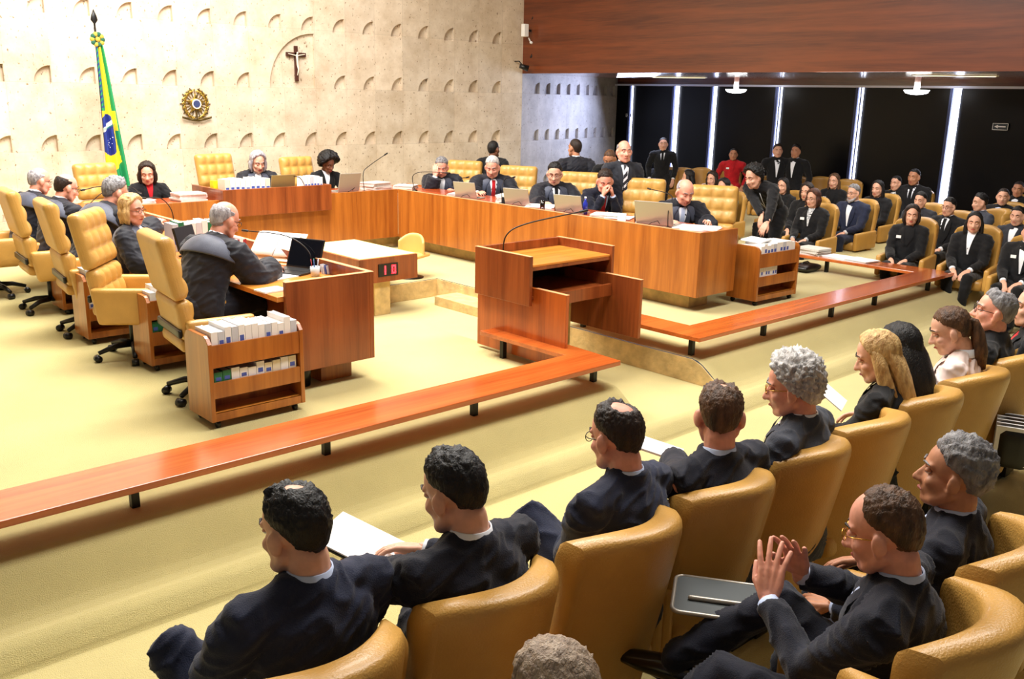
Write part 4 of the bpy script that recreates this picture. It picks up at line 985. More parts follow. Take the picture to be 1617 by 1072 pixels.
    rs += [ell_ring(sp(.478), .125+wide, .084, up), ell_ring(sp(.51), .082, .074, up), ell_ring(sp(.528), .070, .067, up)] if not female else [ell_ring(sp(.468), .13+wide, .080, up), ell_ring(sp(.492), .09, .060, up)]
    J.rings(rs)
    for S_, E_, W_, sd in ((SR, ER, WR, 1), (SL, EL, WL, -1)):
        J.tube([sp(.495)+rt*sd*.045, sp(.455)+rt*sd*.11, S_+up*.0, S_+(E_-S_)*.15], [.046, .062, .072, .073+wide*.5], 12, round_=True)
        if sleeves:
            cu = W_+(E_-W_).normalized()*.02; m_ = (S_+E_)/2; mf = (E_+cu)/2
            J.tube([S_, m_, E_, mf, cu], [.074+wide*.5, .068+wide, .061+wide*1.3, .055+wide*1.6, .045+wide*1.7], 14, round_=False)
            J.ell(E_, .054+wide*1.2)
        else: J.tube([S_, S_+(E_-S_)*.5], [.068, .058], 12)
    jm = fuse(J, .009 if near else (.012 if mid else .016), 3, .5)
    amp = .013 if near else .010
    sx, sy = rnd.random()*9, rnd.random()*9
    def wr_(c):
        w = noise.noise(c*3+Vector((sx, sy, 0)))*1.2
        a = noise.noise(Vector((c.x*5+sx+w, c.y*5+sy, c.z*12+c.x*5+w)))*amp*.8; b = (1-abs(noise.noise(Vector((c.x*9+sy, c.y*9+w, c.z*24-c.x*12+sx)))))**4*amp*.9
        return a+b-amp*.35
    displ(jm, wr_)
    JM = mesh_mb(jm)
    top = JM.build('robe' if robe else 'jacket', fabric, t)
    # trousers / skirt
    tr = CL[trousers] if trousers else fabric; Lg = MB()
    for (h0, k, an), sd in zip(K, (1, -1)):
        low = an+(k-an).normalized()*.01
        Lg.tube([h0, (h0+k)/2, k, (k+low)/2, low], [.105, .088, .070, .062, .054], 14, round_=True)
    Lg.tube([hip-Vector((.08, 0, .02)), hip+Vector((.08, 0, -.02))], [.12, .12], 12, round_=True, side=(0, 0, 1))
    if robe and seated: Lg.tube([hip+Vector((0, .02, -.02)), (K[0][1]+K[1][1])/2+Vector((0, 0, .0)), (K[0][2]+K[1][2])/2+Vector((0, .02, .08))], [.19, .17, .16], 14, round_=True)
    lm_ = fuse(Lg, .010 if near else .016, 3, .5); displ(lm_, wr_); mesh_mb(lm_).build('trousers' if not robe else 'robe_skirt', tr, t)
    for (h0, k, an), sd in zip(K, (1, -1)):
        f = (Vector((0, 1, 0)) if seated else Vector((sd*.15, 1, 0)).normalized())
        if legs and legs.get('toe'+str(sd)): f = Vector(legs['toe'+str(sd)]).normalized()
        S = MB(); S.tube([an-f*.055+Vector((0, 0, -.045)), an+f*.05+Vector((0, 0, -.045)), an+f*.13+Vector((0, 0, -.055)), an+f*.19+Vector((0, 0, -.06))], [.038, .042, .036, .026], 12, side=(1, 0, 0), round_=True)
        S.tube([an+Vector((0, 0, .0)), an-f*.01+Vector((0, 0, -.05))], [.036, .04], 10, round_=True)
        if seated or near or mid: S.build('shoe', SHOE, t)
        else: S.build('shoe', SHOE, t)
    # shirt front, collar, tie, lapels: patches riding just above the jacket front
    def front(xn, v, off):
        rr_ = 0.0
        for i in range(len(secs)-1):
            if secs[i][0] <= v <= secs[i+1][0] or i == len(secs)-2:
                k = (v-secs[i][0])/(secs[i+1][0]-secs[i][0]); k = max(0, min(1.0, k)); rx = RR[i][0]*(1-k)+RR[i+1][0]*k; ry = RR[i][1]*(1-k)+RR[i+1][1]*k
                if secs[i][0] <= v <= secs[i+1][0]: break
        if v > .43: k = min(1, (v-.43)/.075); rx = RR[-1][0]*(1-k)+.07*k; ry = RR[-1][1]*(1-k)+.06*k
        x = max(-rx*.95, min(rx*.95, xn)); y = ry*math.sqrt(max(0, 1-(x/rx)**2))+off
        return sp(v)+rt*x+fw*y
    if lapel or shirt:
        vb = .17 if not female else .26; sv = .050 if not female else .040
        def sh_(u, v): vv = vb+(.505-vb)*v; w = .008+sv*v**1.2; return front((u*2-1)*w, vv, .007)
        o = MB().grid(sh_, 9, 12).build('shirt', CL[shirt], t)
        if tie:
            def ti(u, v): vv = vb+(.49-vb)*v; w = .034*(1-.45*v) if v < .9 else .022; return front((u*2-1)*w, vv, .013+(.008 if v > .88 else 0))
            MB().grid(ti, 5, 14).build('tie', TIES[tie], t)
        for sd in (-1, 1) if lapel else ():
            def lp(u, v): vv = vb-.01+(.49-vb)*v; w0 = .008+(sv-.006)*v**1.2; w1 = w0+.012+.05*math.sin(min(1, v*1.15)*math.pi*.80); return front(sd*(w0+(w1-w0)*u), vv, .013)
            MB().grid(lp, 5, 12).build('lapel', fabric if not robe else CL['satin'], t)
    # shirt collar ring and cuffs
    n0 = sp(.485)+up*.0; c = MB(); rr_ = []
    for (h, r, o) in ((-.012, .067, 0), (.030, .0615, .003), (.031, .0575, .003), (-.012, .062, 0)):
        ct = n0+up*(.022+h)+fw*o; rr_.append([ct+rt*(r*math.cos(2*math.pi*i/24))+fw*(r*1.02*math.sin(2*math.pi*i/24))-up*(.012*max(0, math.sin(2*math.pi*i/24))) for i in range(24)])
    c.rings(rr_, caps=False)
    if not female or shirt == 'white': c.build('collar', CL[shirt], t)
    if not robe or near or mid:
        for E_, W_, sd in ((ER, WR, 1), (EL, WL, -1)):
            d = (W_-E_).normalized(); cm = MB(); cm.tube([W_-d*.05, W_-d*.004], [.037, .034], 14); cm.build('cuff', CL[shirt], t)
    if badge:
        b = front(.09, .36, .022); MB().box(-.03, .03, -.002, .002, -.018, .018, M=Matrix.Translation(b)).build('badge', PAP, t)
    if lanyard:
        MB().tube([front(-.05, .48, .02), front(-.03, .35, .02), front(0, .20, .022), front(.03, .35, .02), front(.05, .48, .02)], .004, 6).build('lanyard', CL['white'], t)
    if cape:       # satin mantle over the shoulders
        cp = MB(); n = 28; pr = [(.50, .066, .064, 0), (.49, .12, .10, .0), (.455, .20, .135, 0), (.40, .245, .158, 0), (.33, .262, .17, 0)]
        a0, a1 = R(-250), R(70)
        rows = []
        for (v, rx, ry, _) in pr:
            op = .10+.35*max(0, (.5-v)/.17); rows.append([sp(v)+rt*(rx*math.cos(a))+fw*(ry*math.sin(a)) for a in [R(90)+R(18)+op*.3+(R(324)-op*.6)*i/(n-1) for i in range(n)]])
        vs = [p for r in rows for p in r]; fs = [(j*n+i, j*n+i+1, (j+1)*n+i+1, (j+1)*n+i) for j in range(len(rows)-1) for i in range(n-1)]
        cp.add(vs, fs, 0, True); o = cp.build('mantle', CL['satin'], t); m = o.modifiers.new('s', 'SOLIDIFY'); m.thickness = .012; m.offset = 1
        m = o.modifiers.new('sub', 'SUBSURF'); m.levels = m.render_levels = 1
    # ---- face pieces
    for sd in (-1, 1):
        e = MB(); ec = Vector((sd*.031, .0700, .006)); ec.y = .0722; e.ell(ec, .0105, nu=12, nv=8, M=MH)
        e.ell(ec+Vector((0, .0064, -.0035)), (.0048, .0046, .0046), 1, M=MH, nu=8, nv=6)
        e.rings([[ec+Vector((.0122*math.cos(a)*math.cos(b), .0118*math.sin(a)*math.cos(b)*1.0, .0118*math.sin(b))) for a in [2*math.pi*q/12 for q in range(12)]] for b in [R(x) for x in (-8, 12, 40, 65, 88)]], 2, M=MH)
        e.build('eye', [EYEW, IRIS, SKIN[skin]], t)
        MB().tube([(sd*.014, .0905, .030), (sd*.032, .086, .036), (sd*.050, .072, .030)], [.0035, .0042, .002], 6, M=MH, round_=True).build('eyebrow', HM['dark' if hair in ('black', 'dark', 'brown', 'blond', 'red') else 'grey'], t)
    MB().tube([(-.021, .084, -.0675), (0, .0925, -.0668), (.021, .084, -.0675)], [.003, .0065, .003], 8, M=MH, round_=True).build('lips', LIPM if not female else mat('lips_red', (170, 50, 56), .4), t)
    if glasses:
        g = MB()
        for sd in (-1, 1):
            g.tube([(sd*.031+.021*math.cos(a), .098-.10*abs(sd*.031+.021*math.cos(a))**1.3, .004+.017*math.sin(a)) for a in [2*math.pi*k/16 for k in range(17)]], .0016, 6, M=MH)
            g.tube([(sd*.052, .091, .008), (sd*.074, .06, .009), (sd*.082, -.005, .004)], .0018, 6, M=MH)
        g.tube([(-.010, .101, .007), (.010, .101, .007)], .0015, 6, M=MH)
        go = g.build('glasses', GOLD if glasses == 'gold' else GLS, t)
    # ---- hair
    HAIR(style, hair, MH, t, near or mid, rnd, skin, up)
    if beard:
        bm_ = MB(); bm_.tube([(-.058, .012, -.045), (-.045, .048, -.088), (0, .078, -.108), (.045, .048, -.088), (.058, .012, -.045)], [.014, .024, .028, .024, .014], 10, M=MH, round_=True)
        bm_.tube([(-.024, .088, -.056), (0, .098, -.053), (.024, .088, -.056)], .006, 8, M=MH, round_=True)
        bm_.build('beard', HM[beard], t)
    return t, MH
TIES = {'navy': CL['dnavy'], 'red': CL['red'], 'black': CL['black'], 'blue': CL['blue']}
_st = mat('striped_tie', (230, 230, 234), .5)
def _stripe():
    m = _st; nt = m.node_tree; N = nt.nodes; L_ = nt.links; w = N.new('ShaderNodeTexWave'); w.inputs['Scale'].default_value = 7; w.bands_direction = 'DIAGONAL'
    tc = N.new('ShaderNodeTexCoord'); L_.new(tc.outputs['Object'], w.inputs[0]); r = N.new('ShaderNodeValToRGB'); r.color_ramp.interpolation = 'CONSTANT'
    r.color_ramp.elements[0].color = (.02, .02, .03, 1); r.color_ramp.elements[1].color = (.8, .8, .85, 1); r.color_ramp.elements[1].position = .6
    L_.new(w.outputs['Fac'], r.inputs[0]); L_.new(r.outputs[0], N['Principled BSDF'].inputs['Base Color'])
_stripe(); TIES['stripe'] = _st
def ss(a, b, x): t = max(0, min(1, (x-a)/(b-a))); return t*t*(3-2*t)
def HAIR(style, color, MH, t, fine, rnd, skin, up):
    import bmesh
    bm = bmesh.new(); bmesh.ops.create_icosphere(bm, subdivisions=5 if fine else 4, radius=1)
    c0 = Vector((0, -.012, .032)); rad = Vector((.075, .096, .090)); k = rnd.random()*50
    th = {'short': .013, 'bald': .008, 'crop': .006, 'bob': .026, 'long': .018, 'curly': .034, 'wavy': .024, 'afro': .085, 'crown': .013, 'recede': .011, 'pony': .011, 'tuft': .013, 'fringe': .011}[style]
    for v in bm.verts:
        d = v.co.normalized(); az = math.degrees(math.atan2(abs(d.x), d.y)); el = math.degrees(math.asin(d.z))
        # hairline by azimuth (0 = face, 180 = nape)
        low = [(0, 36), (25, 35), (48, 28), (62, 12), (78, 2), (95, -8), (112, -26), (130, -44), (180, -52)]
        if style in ('afro', 'bob', 'long', 'curly'): low = [(0, 50), (28, 44), (46, 28), (62, 8), (80, -12), (98, -34), (130, -52), (180, -56)]
        if style == 'bald': low = [(0, 80), (40, 70), (60, 30), (78, 2), (95, -8), (112, -26), (130, -44), (180, -52)]
        if style in ('recede', 'fringe'): low = [(0, 56), (25, 62), (48, 46), (62, 18), (78, 2), (95, -8), (112, -26), (130, -44), (180, -52)]
        e0 = low[-1][1]
        for (a, x), (b, y) in zip(low, low[1:]):
            if a <= az <= b: e0 = x+(y-x)*(az-a)/(b-a); break
        m = ss(e0-5, e0+7, el+noise.noise(Vector((d.x*14, d.y*14, k)))*5)
        if style in ('bald', 'fringe'): 
            # bare top, hair only round the sides and back
            lim = 46 if style == 'fringe' else 34
            m *= 1-ss(lim-6, lim+8, el+(10 if az < 100 else -12 if style == 'fringe' else 0))
        if style == 'crown': m *= 1-.93*ss(.84, .95, .04*noise.noise(d*11+Vector((k, 0, 0)))+d.dot(Vector((0.05, -.42, .90)).normalized()))
        if style == 'tuft': m *= 1-.9*ss(.90, .985, d.dot(Vector((.12, -.12, 1)).normalized())+.035*noise.noise(d*9+Vector((k, 0, 0))))
        r = th*(.75+.25*ss(-30, 50, el)); 
        az2 = math.atan2(d.x, d.y)
        nz = noise.noise(Vector((az2*9+k, el*.035, k)))*.30+noise.noise(Vector((d.x*16+k, d.y*16, d.z*9)))*.32
        if fine: nz += noise.noise(Vector((az2*34+k, el*.06+d.y*3, k)))*.42+noise.noise(Vector((d.x*60+k, d.y*22, d.z*30)))*.22
        if style == 'curly': nz = noise.noise(d*9+Vector((k, 0, 0)))*.55+noise.noise(d*19+Vector((k, 5, 0)))*.45+.1
        if style in ('bob', 'long'): nz = noise.noise(Vector((az2*26+k, el*.02, k)))*.30+noise.noise(Vector((az2*60+k, el*.03, k)))*.22+.1*noise.noise(d*5)
        if style == 'wavy': nz = noise.noise(d*6+Vector((k, 0, 0)))*.45+noise.noise(Vector((d.x*24+k, d.y*8, d.z*8)))*.45
        if style == 'afro': nz = noise.noise(d*6+Vector((k, 0, 0)))*.18+noise.noise(d*16+Vector((k, 5, 0)))*.16; r = th*(1-.35*ss(20, -60, el))*(.72+.28*ss(20, 60, az))
        if style in ('short', 'tuft', 'crown', 'recede'): nz += ss(20, 60, el)*(noise.noise(d*6+Vector((k, 1, 0)))*.6+noise.noise(Vector((d.x*26+k, d.y*9, d.z*12)))*.45)
        if style in ('short', 'tuft') and az < 60 and el > 30: r *= 1.35
        rz = rad.z+(.055*ss(85, 130, az) if d.z < 0 else 0); R0 = 1/math.sqrt((d.x/rad.x)**2+(d.y/rad.y)**2+(d.z/rz)**2)
        if style not in ('afro', 'bob', 'long', 'curly'): r *= .25+.75*ss(e0, e0+38, el)
        v.co = c0+d*(R0+(-.014+m*(r+.014))+nz*r*m)
    me = bpy.data.meshes.new('hair'); bm.to_mesh(me); bm.free()
    mb = MB(); mb.add([MH @ v.co for v in me.vertices], [tuple(p.vertices) for p in me.polygons], 0, True); bpy.data.meshes.remove(me)
    def lock(path, rad_, n=40, flat=.5, seed=0):
        P = [Vector(p) for p in path]; rs = []; M_ = 12
        for j in range(M_+1):
            x = j/M_*(len(P)-1); i = min(int(x), len(P)-2); f = x-i; p = P[i].lerp(P[i+1], f); r = rad_[i]*(1-f)+rad_[i+1]*f
            rs.append([MH @ (p+Vector((r*math.cos(a), r*flat*math.sin(a), 0))*(1+.07*noise.noise(Vector((math.cos(a)*3, math.sin(a)*3, j*.22+k)))+.07*noise.noise(Vector((math.cos(a)*11, math.sin(a)*11, j*.10+k))))) for a in [2*math.pi*i2/n for i2 in range(n)]])
        mb.rings(rs)
    if style == 'long':
        lock([(0, -.055, .06), (0, -.075, -.04), (0, -.085, -.14), (0, -.085, -.24), (0, -.075, -.36)], [.07, .085, .085, .078, .045], flat=.55)
        for sd in (-1, 1): lock([(sd*.072, -.005, .055), (sd*.090, -.012, -.02), (sd*.092, -.015, -.12), (sd*.085, -.03, -.24)], [.016, .022, .024, .015], n=24, flat=1.5)
    if style == 'bob':
        lock([(0, -.045, .06), (0, -.058, -.03), (0, -.052, -.115)], [.078, .098, .080], flat=.62)
        for sd in (-1, 1): lock([(sd*.072, .004, .06), (sd*.092, .002, -.01), (sd*.090, .002, -.075), (sd*.078, .008, -.115)], [.016, .022, .022, .012], n=24, flat=1.7)
    if style == 'pony':
        lock([(0, -.085, .05), (0, -.125, .02), (0, -.125, -.06), (0, -.11, -.16), (.01, -.10, -.25)], [.03, .030, .046, .050, .02], n=16, flat=.8)
    mb.build('hair', HM[color], t)
# ================================================================ who sits and stands where
AZ = lambda d: R(d)
HS = 1.06
# ---- front row, seen from behind
FRZ = 1.10
person('man in navy suit with thinning crown, leftmost in the front row', head=(455, 764), z=ZA, zh=FRZ, face=R(4), suit='navy', style='tuft', hair='black', q='near', hy=12, hp=12, hs=1.0, twist=-6,
       hl=('p', 1.12, 2.50, .42), hrn=(.16, .30, .58), seat=.47, knee={-1: ('p', .94, 2.52, .55)}, legs={-1: (-.02, .70, .42)}, shirt='blue', elbl=(-.9, -.3, -.6), elbr=(.9, -.2, -.5))
person('man with full black hair and black suit reading white papers', head=(704, 710), z=ZA, zh=FRZ-.01, face=R(2), suit='dnavy', style='short', hair='black', q='near', hy=12, hp=18, hs=1.0, shirt='white',
       hl=('w', 566, 905, .42), hrn=('w', 668, 866, .545), dl=(.3, .9, -.15), dr=(-.6, .7, .0), nl=(.2, 0, 1), nr=(-.2, -.2, -1), curl=(.5, .02), elbl=(-.8, -.4, -.5), elbr=(.7, -.3, -.6))
person('man in navy suit with bald crown and glasses, one leg crossed', head=(968, 633), z=ZA, zh=FRZ-.01, face=R(4), suit='navy', style='crown', hair='dark', q='near', hy=-4, hp=14, hs=1.0, shirt='blue', glasses='dark', skin='pink',
       hl=('p', 2.55, 2.46, .45), hrn=(.02, .36, .58), seat=.47, knee={-1: ('p', 2.44, 2.52, .55)}, legs={-1: (.10, .74, .40)}, dl=(.5, .7, -.3))
person('man in black suit with short brown hair holding a booklet on his lap', head=(1140, 604), z=ZA, zh=FRZ-.02, face=R(-6), suit='dnavy', style='tuft', hair='brown', q='near', hy=-42, hp=12, hs=1.0, shirt='blue', skin='pink',
       hl=('w', 1058, 700, .52), hrn=(.08, .34, .60), knee={-1: ('p', 3.0, 2.50, .45)})
person('man with curly white hair and gold glasses in a charcoal suit', head=(1248, 562), z=ZA, zh=FRZ, face=R(12), suit='grey', style='curly', hair='white', q='near', hy=16, hp=12, hs=1.0, glasses='gold', skin='pink', tie='black',
       hl=(-.16, .32, .60), hrn=(.0, .34, .62))
person('woman with long blonde hair in black lace, reading', head=(1378, 524), z=ZA, zh=1.04, face=R(12), suit='black', style='long', hair='blond', q='near', hy=14, hp=20, hs=1.0, female=True, lapel=False, shirt='black', skin='light',
       hl=(-.14, .36, .66), hrn=(.0, .34, .64), kn=.06)
person('woman with very long straight black hair behind the blonde woman', head=(1414, 512), z=ZA, zh=1.00, face=R(0), suit='black', style='long', hair='black', q='near', hy=-8, hp=22, hs=1.12, female=True, lapel=False, shirt='black', kn=.06)
person('woman with brown ponytail in a pale jacket, looking down', head=(1493, 486), z=ZA, zh=1.06, face=R(14), suit='pink', style='pony', hair='brown', q='near', hy=16, hp=22, hs=1.0, female=True, trousers='black', shirt='white', skin='light', kn=.06)
person('grey-haired man with glasses in a black suit, face raised to the left', head=(1582, 458), z=ZA, zh=1.10, face=R(10), suit='black', style='tuft', hair='grey', q='near', hy=18, hp=-6, hs=1.0, glasses='dark', skin='pink')
person('person with short grey hair in a red collar, cut by the right edge', head=(1640, 452), z=ZA, zh=1.08, face=R(20), suit='black', shirt='red', style='short', hair='grey', q='mid', hy=10)
# ---- second row
def arm2(lab, t, f, dx=0): ac(lab, t.location.x-.03+dx, t.location.y-.0, R(f), ZB)
t, _ = person('balding man with steepled hands and a writing tablet on his lap', head=(1388, 770), z=ZB, zh=1.12, face=R(14), suit='dnavy', style='recede', hair='brown', q='near', hy=0, hp=16, hs=1.0, glasses='gold', skin='pink', shirt='blue',
       hl=('w', 1212, 948, .66), hrn=('w', 1262, 905, .66), dl=(.46, .10, .9), dr=(-.42, .1, .9), nl=(.9, .1, -.2), nr=(-.9, .1, -.2), curl=(.25, .25), elbl=(-.6, -.4, -.7), elbr=(.7, -.3, -.6), knee={-1: ('p', 2.2, 1.70, .48), 1: ('p', 2.66, 1.6, .60)}, legs={-1: (-.5, .85, .09), 1: (-.1, .9, .3)})
arm2('tan leather armchair of the man with steepled hands', t, 10); arm2('empty tan leather armchair left of the man with steepled hands', t, 4, -.68)
t, _ = person('man with thick curly grey hair and open mouth, far right of the second row', head=(1522, 692), z=ZB, zh=1.12, face=R(12), suit='dnavy', style='wavy', hair='grey', q='near', hy=8, hp=-2, hs=1.0, skin='tan', shirt='blue')
arm2('tan leather armchair of the man with curly grey hair', t, 10); arm2('tan leather armchair at the right edge of the second row', t, 8, .66)
t, _ = person('person with blonde-grey hair, only the crown in view at the bottom edge', head=(868, 1022), z=ZB, zh=1.02, face=R(10), suit='dgrey', style='bob', hair='sand', q='near', hy=0, hp=10, hs=1.0, female=True)
# ---- left bench
RB = dict(robe=True, suit='robe', cape=True, z=0)
person('bald grey-haired judge in glasses and black robe, nearest on the left bench', head=(361, 318), zh=1.36, face=R(-72), style='bald', hair='lgrey', q='mid', glasses='dark', lean=22, hp=22, hs=1.1, skin='pink', seat=.46,
       hl=(-.22, .50, .76), hrn=(.20, .52, .76), hy=-8, **RB)
person('blonde judge in glasses and black robe, turned towards the room', head=(207, 308), zh=1.27, face=R(-132), style='bob', hair='blond', q='mid', glasses='dark', lean=-2, hp=4, hs=1.08, hy=-16, skin='pink', female=True,
       hl=(-.20, .34, .62), hrn=(.20, .34, .62), tie=None, **RB)
person('judge with grey-brown hair bending low over the left bench', head=(186, 279), zh=1.36, face=R(-75), style='short', hair='grey', q='mid', lean=28, hp=18, hy=-10, hs=1.08, skin='pink', hl=(-.22, .56, .80), hrn=(.18, .56, .80), **RB)
person('balding judge with dark hair at the back and glasses', head=(108, 274), zh=1.33, face=R(-78), style='bald', hair='dark', q='mid', lean=14, hp=18, hy=-8, hs=1.1, glasses='dark', skin='pink', hl=(-.22, .46, .78), hrn=(.18, .46, .78), **RB)
person('white-haired judge with glasses, farthest left', head=(64, 264), zh=1.34, face=R(-76), style='bald', hair='lgrey', q='mid', lean=16, hp=14, hy=-10, hs=1.1, glasses='dark', skin='pink', hl=(-.22, .46, .78), hrn=(.18, .46, .78), **RB)
# ---- back bench
person('woman with dark brown bobbed hair and a red blouse under black', head=(231, 257), zh=1.28, z=0, face=R(172), style='bob', hair='dark', suit='black', shirt='red', q='mid', hp=16, hy=-14, hs=1.1, female=True, skin='light', lean=6, hl=(-.22, .40, .78), hrn=(.2, .42, .78))
person('presiding woman with straight grey hair and a white jabot', head=(408, 240), zh=1.36, face=R(166), style='bob', hair='lgrey', q='mid', hp=20, hy=6, hs=1.1, female=True, skin='light', lean=12, hl=(-.22, .40, .86), hrn=(.2, .42, .86), shirt='white', **RB)
person('woman with voluminous curly black hair and a white blouse', head=(521, 246), zh=1.28, z=0, face=R(172), style='afro', hair='black', suit='black', q='mid', hp=24, hy=14, hs=1.0, female=True, skin='brown', lean=14, hl=(-.22, .38, .80), hrn=(.2, .42, .80))
# ---- right bench
person('judge with dark grey hair resting his face on his hand', head=(697, 249), zh=1.29, face=R(138), style='short', hair='grey', q='mid', hp=24, hs=1.1, lean=24, skin='pink', hl=(-.20, .48, .78), hrn=(.08, .40, .98), dr=(0, -.1, 1), nr=(0, -1, 0), **RB)
person('judge with thick white hair and a red tie, writing', head=(777, 248), zh=1.35, face=R(146), style='short', hair='white', q='mid', hp=22, hy=-16, hs=1.1, lean=20, skin='pink', tie='red', hl=(-.20, .50, .80), hrn=(.24, .50, .80), **RB)
person('judge with full dark hair, glasses and a black tie', head=(876, 257), zh=1.35, face=R(150), style='short', hair='black', q='mid', hp=16, hy=-20, hs=1.1, lean=14, skin='light', tie='black', glasses='dark', hl=(-.22, .46, .80), hrn=(.24, .50, .80), **RB)
person('judge with brown-grey hair pressing clasped hands to his mouth', head=(957, 269), zh=1.31, face=R(150), style='short', hair='dark', q='mid', hp=26, hy=-10, hs=1.1, lean=26, skin='pink', suit='dnavy', shirt='blue', z=0, tie='red',
       hl=(-.06, .40, .93), hrn=(.06, .41, .93), dl=(.2, -.1, 1), dr=(-.2, -.1, 1), curl=(1.2, 1.2))
person('completely bald judge in a black robe reading documents', head=(1086, 284), zh=1.31, face=R(148), style='bald', hair='lgrey', q='mid', hp=24, hy=4, hs=1.12, lean=22, skin='pink', tie='blue', hl=(-.20, .50, .80), hrn=(.26, .50, .80), **RB)
# ---- standing
person('man in a black suit standing in profile by the wall', head=(779, 222), z=0, zh=1.52, face=R(-60), seated=False, hiph=.80, hs=1.1, suit='black', style='crop', hair='black', skin='brown', hy=-20, q='mid')
person('man seen from behind in a black robe near the grey wall', head=(909, 219), z=0, zh=1.62, face=R(-30), seated=False, hiph=.86, hs=1.08, suit='robe', style='crop', hair='dark', robe=True, hy=30, q='mid', skin='tan')
person('bending man with close-cropped brown hair, mostly hidden', head=(962, 238), z=0, zh=1.48, face=R(120), seated=False, hiph=.84, hs=1.08, suit='black', style='crop', hair='brown', skin='tan', lean=18, hp=34)
person('bald man standing in a dark suit and diagonally striped tie', head=(986, 221), z=0, zh=1.68, face=R(150), seated=False, hiph=.86, hs=1.12, suit='dgrey', style='bald', hair='grey', tie='stripe', q='mid', skin='pink')
person('young man with curly dark hair and lanyard leaning over a trolley', head=(1188, 262), z=0, zh=1.46, face=R(86), seated=False, hiph=.96, hs=1.1, suit='black', style='curly', hair='black', q='mid', skin='light', lean=50, hp=20, hy=-8, lanyard=True, lapel=False, shirt='black',
       hl=('w', 1208, 368, .74), hrn=('w', 1216, 366, .74), dl=(.2, .5, -.8), dr=(-.2, .5, -.8))
person('man in a black suit standing between two dark windows, left', head=(1048, 217), z=ZA, zh=1.40, face=R(128), seated=False, suit='black', style='crop', hair='dark', tie='black', hs=1.05)
person('man in a red jacket with a badge against the dark windows', head=(1159, 234), z=ZA, zh=1.24, face=R(120), seated=False, hiph=.80, suit='red', shirt='red', style='crop', hair='black', lapel=False, badge=True, skin='tan')
person('man in a dark suit standing by the bright window gap', head=(1229, 227), z=ZA, zh=1.40, face=R(130), seated=False, suit='black', style='short', hair='dark')
person('dark-suited man standing right of the bright window gap, facing left', head=(1258, 228), z=ZA, zh=1.40, face=R(100), seated=False, suit='black', style='short', hair='black', skin='tan')
# ---- right audience block; each sits in a tan armchair
AUD = [((1045, 246), 1.00, 'bearded man in a grey suit, back row far left of the gallery', dict(hair='black', beard='black', suit='dgrey', tie='black'), 120),
 ((1087, 268), .97, 'dark-haired woman behind the bald judge', dict(style='long', hair='black', female=True, suit='black'), 60),
 ((1125, 271), .97, 'dark-haired person between the bald judge and the leaning man', dict(style='bob', hair='dark', female=True, suit='black'), 110),
 ((1143, 282), .97, 'person with black hair low beside the leaning man', dict(style='bob', hair='black', female=True, suit='green'), 118),
 ((1237, 281), .97, 'woman with dark hair right behind the leaning man', dict(style='long', hair='black', female=True, suit='black'), 110),
 ((1275, 289), .98, 'woman in black behind the one in a printed blouse', dict(style='bob', hair='dark', female=True, suit='black'), 118),
 ((1285, 299), .97, 'woman in glasses with printed blouse and black cardigan', dict(style='bob', hair='red', female=True, suit='black', shirt='print', glasses='dark', lapel=False, badge=True), 118),
 ((1318, 274), .98, 'woman with long brown hair and hands crossed, back row', dict(style='long', hair='brown', female=True, suit='black', badge=True), 115),
 ((1349, 291), .99, 'man with grey beard and dark glasses in a navy suit', dict(style='short', hair='grey', beard='lgrey', suit='navy', glasses='dark', shirt='white'), 112),
 ((1387, 285), .98, 'woman in black with a wide neckline, right of the bearded man', dict(style='long', hair='black', female=True, suit='black', shirt='black'), 112),
 ((1416, 277), .98, 'person with black hair and a printed shirt in the back row', dict(style='crop', hair='black', suit='black', shirt='print'), 116),
 ((1445, 266), 1.12, 'man in black suit and dark tie, tallest in the back row', dict(style='crop', hair='black', suit='black', tie='black', skin='tan'), 120),
 ((1455, 303), .93, 'person with black hair behind the front-row woman in black', dict(style='short', hair='black', suit='dgrey'), 110),
 ((1442, 324), .93, 'woman in black with crossed legs at the rail corner', dict(style='bob', hair='dark', female=True, suit='black', badge=True), 124),
 ((1500, 312), .95, 'young man with glasses, white shirt and black tie', dict(style='short', hair='black', suit='black', tie='black', glasses='dark', badge=True), 112),
 ((1549, 305), .97, 'man in a grey suit jacket looking right', dict(style='short', hair='black', suit='grey'), 80),
 ((1541, 335), .93, 'woman with long black hair and white blouse in the front', dict(style='long', hair='black', female=True, suit='black', shirt='white', lapel=False), 124),
 ((1586, 297), .98, 'man in black with a pale blue shirt near the right edge', dict(style='crop', hair='dark', suit='black', shirt='blue'), 112),
 ((1610, 286), .99, 'man in black at the right edge, farthest back', dict(style='crop', hair='dark', suit='black', skin='tan'), 112),
 ((1609, 326), .93, 'man leaning his chin on his hand at the right edge', dict(style='short', hair='black', suit='dgrey'), 112),
 ((1630, 350), .92, 'person in black with folded hands, cut by the right edge', dict(style='short', hair='dark', suit='black', badge=True), 116)]
from functools import partial
for (hd, zh, lab, kw, fc) in AUD:
    kw.setdefault('style', 'short')
    if kw.get('female'): kw.setdefault('shirt', 'black')
    t, _ = person(lab, head=hd, z=ZA, zh=zh, face=R(fc-26), seat=.38, hp=6, hy=random.uniform(-10, 22), hs=.98, kn=.07, hl=(-.09, .32, .56), hrn=(.09, .34, .56), **kw)
    c = ac('tan armchair of the ' + (lab if len(lab.split()) < 11 else ' '.join(lab.split()[:10])), t.location.x+.02*math.cos(R(fc)), t.location.y-.05, R(fc-26)); c.location.x += .04*math.sin(R(fc)); c.location.y -= .04*math.cos(R(fc))
